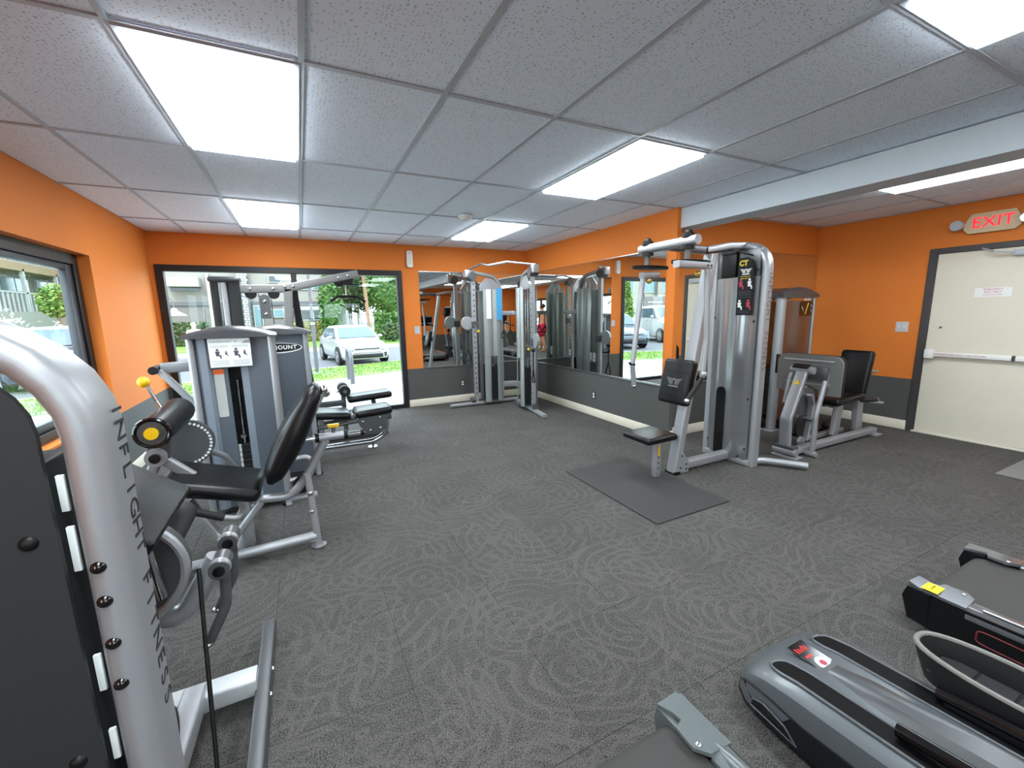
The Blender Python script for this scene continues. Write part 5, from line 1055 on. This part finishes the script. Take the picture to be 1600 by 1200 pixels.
# slab in front of the window (grass edge runs at an angle)
def edge(x, c): return c+.34*x
ns = B().prism([(-14, YF+.2, G-.1), (12, YF+.2, G-.1), (12, edge(12, 11.35), G-.1), (-14, edge(-14, 11.35), G-.1)], (0, 0, .10)).mk('concrete_slab', 'concrete', None, 0); tag(ns, 'pale concrete walkway outside the big window', 'pavement', None, 'structure')
for k in range(7): B().box((-14, 7.4+.9*k, G-.001), (12, 7.42+.9*k, G+.001)).mk('joint', 'kerb', ns, 0) if k < 3 else None
gs = B().prism([(-11.5, edge(-11.5, 11.35), G-.1), (12, edge(12, 11.35), G-.1), (12, edge(12, 13.75), G-.1), (-11.5, edge(-11.5, 13.75), G-.1)], (0, 0, .12)).mk('grass_strip', 'grass', None, 0); tag(gs, 'bright green grass strip between walkway and parked cars', 'grass', None, 'structure')
b = B()
for k in range(9000):
    x = random.uniform(-9, 4.5); y = edge(x, 11.4)+random.random()*2.3; a = random.random()*6.28; h = random.uniform(.03, .07); w = .012
    p_ = V((x, y, G+.02)); d_ = V((math.cos(a)*w, math.sin(a)*w, 0)); b._add([p_-d_, p_+d_, p_+V((random.uniform(-.03, .03), random.uniform(-.03, .03), h))], [(0, 1, 2)])
b.mk('grass_blades', 'grass', gs, 0)['kind'] = 'stuff'
o = B().prism([(-14, edge(-14, 13.75), G-.1), (12, edge(12, 13.75), G-.1), (12, edge(12, 13.92), G-.1), (-14, edge(-14, 13.92), G-.1)], (0, 0, .13)).mk('kerb', 'kerb', None, 0); tag(o, 'low pale kerb at the back of the grass strip', 'kerb', None, 'structure')
o = B().box((-60, 21.5, G-.1), (60, 24.5, G-.008)).mk('far_pavement', 'pavement_pink', None, 0); tag(o, 'pinkish pavement across the street', 'pavement', None, 'structure')
o = B().box((-60, 24.5, G-.1), (60, 60, G+.02)).mk('far_lawn', 'grass', None, 0); tag(o, 'green lawn in front of the buildings across the street', 'grass', None, 'structure')
# left side ground, unseen, made extra pale to bounce daylight onto the ceiling
o = B().box((-60, -40, G-.1), (-5, 11.3-.34*14, G-.005)).mk('side_pavement', 'paving_pale', None, 0); tag(o, 'pale paving outside the left window', 'pavement', None, 'structure')
# ---- cars (local: nose towards -y, centre at origin on ground)
def car(label, paint, tall=1.0):
    t = thing('car', label, 'car', (0, 0, 0), 'cars parked outside'); H = tall
    st_ = [(-2.02, .60, .30, .46), (-1.98, .76, .22, .60), (-1.85, .83, .20, .70), (-1.5, .86, .20, .80), (-1.0, .87, .20, .90), (-.4, .87, .20, .96), (.4, .87, .20, .98), (1.2, .87, .20, .99), (1.75, .85, .22, .98), (1.98, .78, .28, .90), (2.03, .66, .38, .70)]
    rg = []
    for y, w, zb, zt in st_:
        zt *= H; rg.append([V((-w*.9, y, zb)), V((-w, y, zb+.12)), V((-w*1.0, y, zb+(zt-zb)*.6)), V((-w*.96, y, zt-.04)), V((-w*.84, y, zt)), V((0, y, zt+.025)), V((w*.84, y, zt)), V((w*.96, y, zt-.04)), V((w, y, zb+(zt-zb)*.6)), V((w, y, zb+.12)), V((w*.9, y, zb))])
    bd = B().loft(rg).mk('body', paint, t, 50)
    cab = [(-.98, .80, .925, .90, .79), (-.35, .79, 1.40, .90, .66), (-.1, .79, 1.445, .9, .64), (.5, .79, 1.46, .9, .63), (1.1, .79, 1.43, .9, .62), (1.55, .78, 1.30, .9, .62), (1.88, .74, .97, .92, .70)]
    rg = []
    for y, wb, zt, zb, wt in cab: zt *= H; zb *= H; rg.append([V((-wb, y, zb)), V((-wt-.02, y, zt-.05 if zt > 1 else zt)), V((-wt*.9, y, zt)), V((0, y, zt+.02)), V((wt*.9, y, zt)), V((wt+.02, y, zt-.05 if zt > 1 else zt)), V((wb, y, zb))])
    B().loft(rg).mk('cabin', paint, t, 50)
    z = lambda a: a*H
    B().prism([(-.70, -.93, z(.985)), (.70, -.93, z(.985)), (.60, -.385, z(1.375)), (-.60, -.385, z(1.375))], (0, -.012, .014)).mk('windscreen', 'car_glass', t, 0)
    B().prism([(-.64, 1.87, z(1.0)), (.64, 1.87, z(1.0)), (.56, 1.60, z(1.27)), (-.56, 1.60, z(1.27))], (0, .02, .014)).mk('rear_window', 'car_glass', t, 0)
    for s_ in (-1, 1):
        for (y0, y1, ya, yb) in ((-.72, .28, -.28, .28), (.34, 1.18, .34, 1.10)):
            B().prism([(s_*.795, y0, z(.985)), (s_*.795, y1, z(.985)), (s_*.672, yb, z(1.36)), (s_*.672, ya, z(1.36))], (s_*.016, 0, .004)).mk('side_window', 'car_glass', t, 0)
        m_ = B().sphere((s_*.95, -.62, z(1.02)), .09, (1.1, .6, .7)).mk('door_mirror', paint, t)
        B().prism([(s_*.50, -2.0, z(.60)), (s_*.74, -1.93, z(.66)), (s_*.82, -1.72, z(.74)), (s_*.80, -1.76, z(.66)), (s_*.70, -1.97, z(.56)), (s_*.50, -2.01, z(.54))], (s_*.012, -.022, .006)).mk('headlight', 'car_lamp', t, 0)
        B().prism([(s_*.60, -2.0, .44), (s_*.70, -1.97, .46), (s_*.70, -1.975, .32), (s_*.63, -1.99, .27)], (s_*.004, -.028, 0)).mk('fog_inlet', 'black_plastic', t, 0)
        B().box((s_*.60-.12, 1.985, z(.68)), (s_*.60+.12, 2.04, z(.84)), .02).mk('tail_light', 'red_ink', t)
        for y in (-1.28, 1.30):
            B().cyl((s_*.80, y, .33), (s_*.885, y, .33), .375, 24).mk('wheel_arch', 'black_plastic', t)
            w_ = B().cyl((s_*.72, y, .315), (s_*.90, y, .315), .315, 28).mk('wheel', 'tyre', t); B().cyl((s_*.89, y, .315), (s_*.906, y, .315), .21, 20).mk('rim', 'steel_plate', w_)
            for k in range(5): a = 2*math.pi*k/5; B().cyl((s_*.905, y+.12*math.cos(a), .315+.12*math.sin(a)), (s_*.909, y+.12*math.cos(a), .315+.12*math.sin(a)), .04, 10).mk('rim_gap', 'black_plastic', w_)
        B().box((s_*.865-.004, .0, z(.84)), (s_*.865+.022, .16, z(.865)), .006).mk('door_handle', paint, t)
    B().box((-.46, -2.035, z(.60)), (.46, -1.97, z(.635)), .008).mk('upper_grille', 'frame_dark', t); B().box((-.55, -2.045, .27), (.55, -1.96, .40), .015).mk('lower_grille', 'black_plastic', t)
    B().box((-.50, -2.045, .46), (.50, -2.0, .475), .004).mk('bumper_line', 'frame_dark', t); B().prism([V((.07*math.cos(a), -2.0, z(.675)+.03*math.sin(a))) for a in [2*math.pi*k/16 for k in range(16)]], (0, -.03, 0)).mk('badge', 'chrome', t, 0)
    return t
C1 = car('white hatchback parked facing the big window', 'car_white'); hd_ = math.radians(9); C1.scale = (.90, .92, .86); C1.rotation_euler = (0, 0, hd_)
nose = V((1.92, 14.2, G)); C1.location = nose+V((-math.sin(hd_)*-0+0, 0, 0))+Matrix.Rotation(hd_, 3, 'Z') @ V((0, 2.02, 0))
C2 = car('dark blue grey car reflected in the long mirror', 'car_blue'); C2.rotation_euler = (0, 0, math.radians(15)); C2.location = (-5.75, 15.4, G)
C3 = car('white tall car behind the blue one reflected in the long mirror', 'car_white', 1.25); C3.rotation_euler = (0, 0, math.radians(15)); C3.location = (-10.1, 16.6, G)
# ---- street furniture
t = thing('sign_post', 'dark metal post standing in the grass strip left of the white car', 'post', (.31, 12.95, G)); B().tube([(.31, 12.95, G), (.31, 12.95, 1.25)], .05).mk('lower_post', 'pole_dark', t); B().tube([(.31, 12.95, 1.2), (.31, 12.95, 3.4)], .036).mk('upper_post', 'pole_dark', t); B().cyl((.31, 12.95, 1.22), (.31, 12.95, 1.28), .058).mk('collar', 'steel_plate', t); B().cyl((.31, 12.95, G+.02), (.31, 12.95, G+.04), .11).mk('base', 'concrete', t)
t = thing('bicycle_rack', 'grey metal hoop stand on the walkway before the white car', 'bike rack', (.99, 10.8, G))
B().tube([(.99, 11.25, G), (.99, 11.25, .62), (.99, 10.45, .62), (.99, 10.45, G)], .05, rad=.22).mk('hoop', 'pole_dark', t)
for yy in (11.25, 10.45): B().box((.90, yy-.08, G), (1.08, yy+.08, G+.012), .003).mk('flange', 'steel_plate', t)
def lamp(label, base, arms, h):
    t = thing('street_lamp', label, 'street lamp', base); x, y, z = base
    B().tube([base, (x, y, h-.15)], .05).mk('pole', 'pole_dark', t); B().tube([(x, y, h-.4), (x, y, h-.1)], .065).mk('pole_sleeve', 'pole_dark', t)
    for s_ in arms:
        ar = B().tube([V((x, y, h-.2))]+[V((x+s_*.36*(1-math.cos(a)), y, h-.1+.34*math.sin(a))) for a in [math.pi*k/12 for k in range(1, 12)]]+[V((x+s_*.72, y, h-.28))], .022).mk('gooseneck', 'pole_dark', t)
        B().loft([[V((x+s_*.72+r*math.cos(a), y+r*math.sin(a), zz)) for a in [2*math.pi*k/20 for k in range(20)]] for r, zz in ((.06, h-.24), (.10, h-.34), (.24, h-.42), (.36, h-.5))]).mk('lamp_shade', 'white_paint', ar)
q = aty(236, 480, 18.5); lamp('gooseneck street lamp with white dish shade at the window edge', (q.x-.1, 18.5, G), (1,), aty(270, 459, 18.5).z-.25)
q = aty(390, 480, 27); lamp('double gooseneck street lamp behind the raised pulldown arm', (q.x, 27, G), (-1, 1), aty(390, 463, 27).z-.2)
# ---- main building across the street
YBD = 34.0
def fq(x0, y0, x1, y1, Yp, name, m, par, th=.12):
    a, c = aty(x0, y0, Yp), aty(x1, y1, Yp); lo = V((min(a.x, c.x), Yp-th, min(a.z, c.z))); hi = V((max(a.x, c.x), Yp, max(a.z, c.z)))
    return B().box(lo, hi).mk(name, m, par, 0)
def win(x0, y0, x1, y1, Yp, par, m='teal_pane', frame=True):
    f = fq(x0, y0, x1, y1, Yp, 'window', 'white_paint', par, .10); a, c = aty(x0, y0, Yp), aty(x1, y1, Yp); xa, xb, za, zb = min(a.x, c.x), max(a.x, c.x), min(a.z, c.z), max(a.z, c.z)
    n = max(1, round((xb-xa)/.9)); w = (xb-xa)/n
    for k in range(n): B().box((xa+w*k+.06, Yp-.12, za+.06), (xa+w*(k+1)-.06, Yp-.1, zb-.06)).mk('pane', m, f, 0)
    return f
M1 = thing('apartment_building', 'pale two storey apartment building across the street with flat walls', 'building', (-4, YBD, G))
B().box((-9.2, YBD, G), (3.6, YBD+9, 7.4)).mk('wall', 'stucco', M1, 0); B().box((-9.4, YBD-.3, 7.2), (3.8, YBD+9.2, 7.5)).mk('roof', 'stucco_grey', M1, 0)
B().box((-9.2, YBD-.05, G), (3.6, YBD, aty(400, 478, YBD).z)).mk('lower_wall', 'stucco_grey', M1, 0)
fq(258, 472, 508, 476, YBD-.05, 'band', 'pole_dark', M1, .1)
aw = fq(262, 434, 315, 449, YBD, 'awning', 'white_paint', M1, .9); fq(266, 449, 312, 454, YBD, 'window_strip', 'dark_pane', M1, .06)  # dark window strip just below the awning
fq(262, 484, 322, 504, YBD-.05, 'wall_panel', 'stucco_grey', M1, .12)
fq(326, 428, 334, 520, YBD, 'downpipe', 'white_paint', M1, .3)
fq(334, 440, 372, 520, YBD, 'dark_recess', 'stucco_grey', M1, .08)
win(340, 470, 368, 515, YBD-.08, M1, 'dark_pane'); win(395, 477, 414, 520, YBD-.05, M1, 'teal_pane'); win(426, 483, 446, 496, YBD-.05, M1, 'teal_pane'); win(464, 438, 483, 453, YBD, M1); win(486, 438, 505, 453, YBD, M1); win(418, 430, 440, 442, YBD, M1, 'dark_pane'); win(470, 485, 508, 500, YBD-.05, M1, 'dark_pane')
fq(448, 480, 510, 484, YBD-.05, 'ledge', 'white_paint', M1, .5)
xa, xb = aty(374, 480, YBD-.6).x, aty(391, 480, YBD-.6).x
ck = B().box((xa+.02, YBD-.55, G), (xb-.02, YBD-.02, 7.9)).mk('chimney', 'stucco_grey', M1, 0)
br_m = None
for r_ in range(22):
    for k in range(3):
        w = (xb-xa)/3; zz = .6+r_*.17; xo = xa+w*k
        if br_m is None: ob = B().box((0, 0, 0), (w-.03, .5, .145), .01, 1).mk('brick', 'white_paint', None, 0); br_m = ob.data
        else: ob = bpy.data.objects.new('brick', br_m); COL.objects.link(ob)
        ob.parent = ck; ob.location = V((xo+.015+(.06 if r_ % 2 else 0)-.03, YBD-.6, zz))-OFF[M1.name]
# ---- reflected building (left of the view, seen in the long mirror)
M2 = thing('apartment_building', 'white apartment building with blue grey window walls seen in the mirror', 'building', (-26, 33, G))
B().box((-38, 33, G), (-17.2, 42, 8.5)).mk('wall', 'stucco_pale', M2, 0); B().box((-38.2, 32.7, 8.4), (-17.0, 42.2, 8.7)).mk('roof', 'stucco_grey', M2, 0)
for r_ in range(3):
    for k in range(7):
        x = -37.5+2.9*k; z0 = .6+2.6*r_; f = B().box((x, 32.9, z0), (x+2.1, 33, z0+1.7)).mk('window', 'white_paint', M2, 0)
        for q in range(3): B().box((x+.08+.68*q, 32.87, z0+.1), (x+.66+.68*q, 32.9, z0+1.6)).mk('pane', 'teal_pane', f, 0)
for k in range(3): B().box((-32.3+5.8*k, 32.6, G), (-31.7+5.8*k, 33, 8.4)).mk('pillar', 'stucco', M2, 0)
sg_ = thing('banner', 'grey hanging banner with text lines seen in the mirror', 'banner', (-14.6, 21.8, 1)); B().box((-15.7, 21.8, .35), (-13.9, 21.84, 2.35)).mk('cloth', 'stucco_grey', sg_, 0); B().tube([(-15.8, 21.85, G), (-15.8, 21.85, 2.5)], .05).mk('pole', 'pole_dark', sg_); B().tube([(-13.8, 21.85, G), (-13.8, 21.85, 2.5)], .05).mk('pole', 'pole_dark', sg_)
for k in range(6): B().box((-15.5, 21.785, .6+.27*k), (-14.1, 21.8, .66+.27*k)).mk('print_line', 'ink_light', sg_, 0)
# ---- left building with balconies (seen through the left window)
XB_ = -12.5
M3 = thing('balcony_building', 'tan building with white balcony railings seen through the left window', 'building', (XB_, 33, G))
B().box((XB_-4, 27.4, G), (XB_-1.2, 40, 8)).mk('wall', 'stucco_pale', M3, 0)
def lz(x, y): return atx(x, y, XB_).z
def ly(x, y): return atx(x, y, XB_).y
zA, zB, zC_, zD = lz(40, 398), lz(40, 412), lz(40, 422), lz(40, 458)
B().box((XB_-1.25, 27.4, zB-.42), (XB_, 40, zB)).mk('balcony_slab', 'stucco_tan', M3, 0)
ra = B().box((XB_-.08, 27.4, zA+.0), (XB_, 40, zA+.09)).mk('top_rail', 'white_paint', M3, 0)
bm_ = None
def balusters(z0, z1, par, y0, y1, step):
    m_ = None; y = y0
    while y < y1:
        if m_ is None: ob = B().box((XB_-.06, -.05, z0), (XB_-.01, .05, z1)).mk('baluster', 'white_paint', None, 0); m_ = ob.data
        else: ob = bpy.data.objects.new('baluster', m_); COL.objects.link(ob)
        ob.parent = par; ob.location = V((0, y, 0))-OFF[M3.name]; y += step
balusters(zB, zA, ra, 27.6, 40, .38)
for k, yy in enumerate((27.7, 31.1, 34.5, 37.9)):
    B().box((XB_-.14, yy, G), (XB_, yy+.16, zB-.3)).mk('post', 'white_paint', M3, 0); f = B().box((XB_-1.22, yy+.5, zD+.1), (XB_-1.15, yy+3.2, zB-.55)).mk('window', 'white_paint', M3, 0)
    for q in range(2): B().box((XB_-1.15, yy+.6+1.3*q, zD+.2), (XB_-1.12, yy+1.8+1.3*q, zB-.65)).mk('pane', 'teal_pane', f, 0)
r2 = B().box((XB_-.08, 27.4, zD-.03), (XB_, 40, zD+.05)).mk('top_rail', 'white_paint', M3, 0); balusters(zD-.95, zD, r2, 27.6, 40, .38)
B().box((XB_-1.25, 27.4, G), (XB_+.02, 40, zD-.95)).mk('base_wall', 'stucco_pale', M3, 0)
# ---- plants
def leaves(b, n, fn, size):
    for k in range(n):
        p_ = fn(); a = random.random()*6.28; e_ = random.uniform(-.9, .9); s = size*random.uniform(.6, 1.3)
        d1 = V((math.cos(a)*math.cos(e_), math.sin(a)*math.cos(e_), math.sin(e_))); d2 = d1.cross(V((random.uniform(-1, 1), random.uniform(-1, 1), random.uniform(-1, 1)))).normalized()
        b._add([p_-d1*s, p_+d2*s*.45, p_+d1*s, p_-d2*s*.45], [(0, 1, 2, 3)])
def plant(name, label, cat, base, trunk_h, fn, n, size, m, trunk_r=.12, core=None):
    t = thing(name, label, cat, base); x, y, z = base
    if trunk_h: B().tube([base, (x+.05, y, z+trunk_h*.6), (x, y, z+trunk_h)], trunk_r, rad=.3).mk('trunk', 'bark', t)
    b = B(); leaves(b, n, fn, size); b.mk('foliage', m, t, 0)
    if core: B().sphere(core[0], 1, core[1], 14).mk('inner_foliage', m, t)
    return t
def ell(c, r): 
    def f():
        while True:
            v = V((random.uniform(-1, 1), random.uniform(-1, 1), random.uniform(-1, 1)))
            if .45 < v.length < 1: return V((c[0]+v.x*r[0], c[1]+v.y*r[1], c[2]+v.z*r[2]))
    return f
def cone(x, y, z0, h, r):
    def f(): t = random.random()**1.4; a = random.random()*6.28; rr = r*(1-t)**.7*(.6+.4*random.random()); return V((x+rr*math.cos(a), y+rr*math.sin(a), z0+h*t))
    return f
YT = 29.0
c = aty(517, 480, YT); plant('tall_shrub', 'tall green creeper covered tree left of the white gate', 'tree', (c.x, YT, G), 2.2, ell((c.x, YT, 1.9), (.72, .7, 2.3)), 2600, .15, 'leaf_green', core=((c.x, YT, 1.9), (.5, .5, 1.9)))
c = aty(556, 460, YT+3.6); plant('broad_tree', 'broad leafy tree behind the white gate', 'tree', (c.x, YT+3, G), 2.0, ell((c.x, YT+3, 3.6), (1.9, 1.2, 2.0)), 3000, .17, 'leaf_dark', core=((c.x, YT+3, 3.6), (1.4, .8, 1.5)))
c = aty(612, 450, YT+1); plant('broad_tree', 'dense green tree at the right end of the big window view', 'tree', (c.x, YT+1, G), 2.0, ell((c.x, YT+1, 3.2), (1.9, 1.2, 2.3)), 3000, .17, 'leaf_green', core=((c.x, YT+1, 3.2), (1.4, .8, 1.7)))
c = aty(650, 440, YT+3); plant('broad_tree', 'green tree hidden behind the window edge', 'tree', (c.x+1, YT+3, G), 2.0, ell((c.x+1, YT+3, 3.4), (2.2, 1.4, 2.6)), 2500, .18, 'leaf_dark', core=((c.x+1, YT+3, 3.4), (1.7, 1, 2)))
q = aty(571, 455, YT-2.6); t = thing('palm_trunk', 'pinkish bare palm trunk among the trees', 'tree', (q.x, YT-2.6, G)); B().tube([(q.x+.1, YT-2.6, G), (q.x, YT-2.6, 2.5), (q.x-.15, YT-2.6, 5)], .10, rad=.5).mk('trunk', 'bark', t)
b = B()
for k in range(14):
    a = 2*math.pi*k/14; pts = [V((q.x-.15+math.cos(a)*1.5*f, YT-2.6+math.sin(a)*1.5*f, 5+.5*math.sin(f*2.2)-.9*f*f)) for f in (0, .25, .5, .75, 1)]
    for p0, p1 in zip(pts[:-1], pts[1:]): w = Z.cross(p1-p0).normalized()*.14; b._add([p0-w, p0+w, p1+w*.8, p1-w*.8], [(0, 1, 2, 3)])
b.mk('fronds', 'leaf_green', t, 0)
def hedge(label, x0, x1, y0, y1, h, m, n):
    t = thing('hedge', label, 'hedge', ((x0+x1)/2, (y0+y1)/2, G)); B().box((x0+.05, y0+.05, G), (x1-.05, y1-.05, h-.05), .1, 2).mk('inner_foliage', m, t); b = B()
    leaves(b, n, lambda: V((random.uniform(x0, x1), y0+random.uniform(-.08, .1), random.uniform(G, h))) if random.random() < .7 else V((random.uniform(x0, x1), random.uniform(y0, y1), h+random.uniform(-.1, .08))), .11); b.mk('foliage', m, t, 0)
hedge('clipped green hedge right of the white gate', aty(586, 500, 28).x, aty(626, 500, 28).x, 28, 29, aty(600, 491, 28).z, 'leaf_green', 1800)
hedge('low yellow flowering hedge before the apartment building', aty(452, 510, 30).x, aty(506, 510, 30).x, 30, 30.8, aty(490, 505, 30).z, 'leaf_yellow', 900)
hedge('green hedge below the awning at the left of the window', aty(262, 510, 30).x, aty(326, 510, 30).x, 30, 30.8, aty(300, 506, 30).z, 'leaf_dark', 1000)
q = aty(612, 520, 26); plant('round_shrub', 'small grey green shrub behind the white car mirror', 'shrub', (q.x, 26, G), .2, ell((q.x, 26, .45), (.7, .5, .6)), 700, .1, 'leaf_dark', .04)
q = aty(594, 520, 25.2); plant('round_shrub', 'low shrub at the foot of the clipped hedge', 'shrub', (q.x, 25.6, G), .2, ell((q.x, 25.6, .3), (.36, .3, .36)), 400, .1, 'leaf_green', .04)
# white gate with pickets
yg = 29.6; xa, xb = aty(537, 500, yg).x, aty(590, 500, yg).x; zt_g = aty(570, 489, yg).z
gt = thing('picket_gate', 'white metal picket gate behind the white car', 'gate', ((xa+xb)/2, yg, G))
B().box((xa, yg-.02, zt_g-.12), (xb, yg+.02, zt_g-.06)).mk('rail', 'white_paint', gt, 0); B().box((xa, yg-.02, .1), (xb, yg+.02, .16)).mk('rail', 'white_paint', gt, 0)
n_p = 20
for k in range(n_p+1): x = xa+(xb-xa)*k/n_p; B().box((x-.02, yg-.02, G), (x+.02, yg+.02, zt_g-.02)).mk('picket', 'white_paint', gt, 0)
for px in (543, 564): x = aty(px, 500, yg).x; B().box((x-.07, yg-.07, G), (x+.07, yg+.07, zt_g+.2)).mk('gate_post', 'white_paint', gt, 0)
# cypress and bushes seen in the mirror, small tree at the left window
plant('cypress', 'slim bright green cypress reflected in the long mirror', 'tree', (-12.2, 21.9, G), .4, cone(-12.2, 21.9, G+.1, 3.9, .8), 3000, .13, 'leaf_bright', .1)
plant('round_shrub', 'bright yellow green bush reflected behind the blue car', 'shrub', (-14.3, 20.9, G), .2, ell((-14.3, 20.9, .6), (.9, .45, .65)), 1500, .12, 'leaf_yellow', .05)
q = atx(86, 470, -8.0); plant('small_tree', 'small bright leafy tree outside the left window', 'tree', (-8.0, q.y, G), q.z-.4, ell((-8.0, q.y, q.z), (.5, .42, .62)), 900, .10, 'leaf_bright', .05, core=((-8.0, q.y, q.z), (.3, .28, .4)))
P2 = person('white haired person in a pale pink top outside the window', 'skin_pale', 'hair_white', [('shirt', 'shirt_pink', 0, 0), ('trousers', 'trousers', 0, 0)], .10, .2)
q = aty(302, 508, 20.5); P2.location = (q.x, 20.5, q.z-1.64); P2.rotation_euler = (0, 0, math.radians(195))
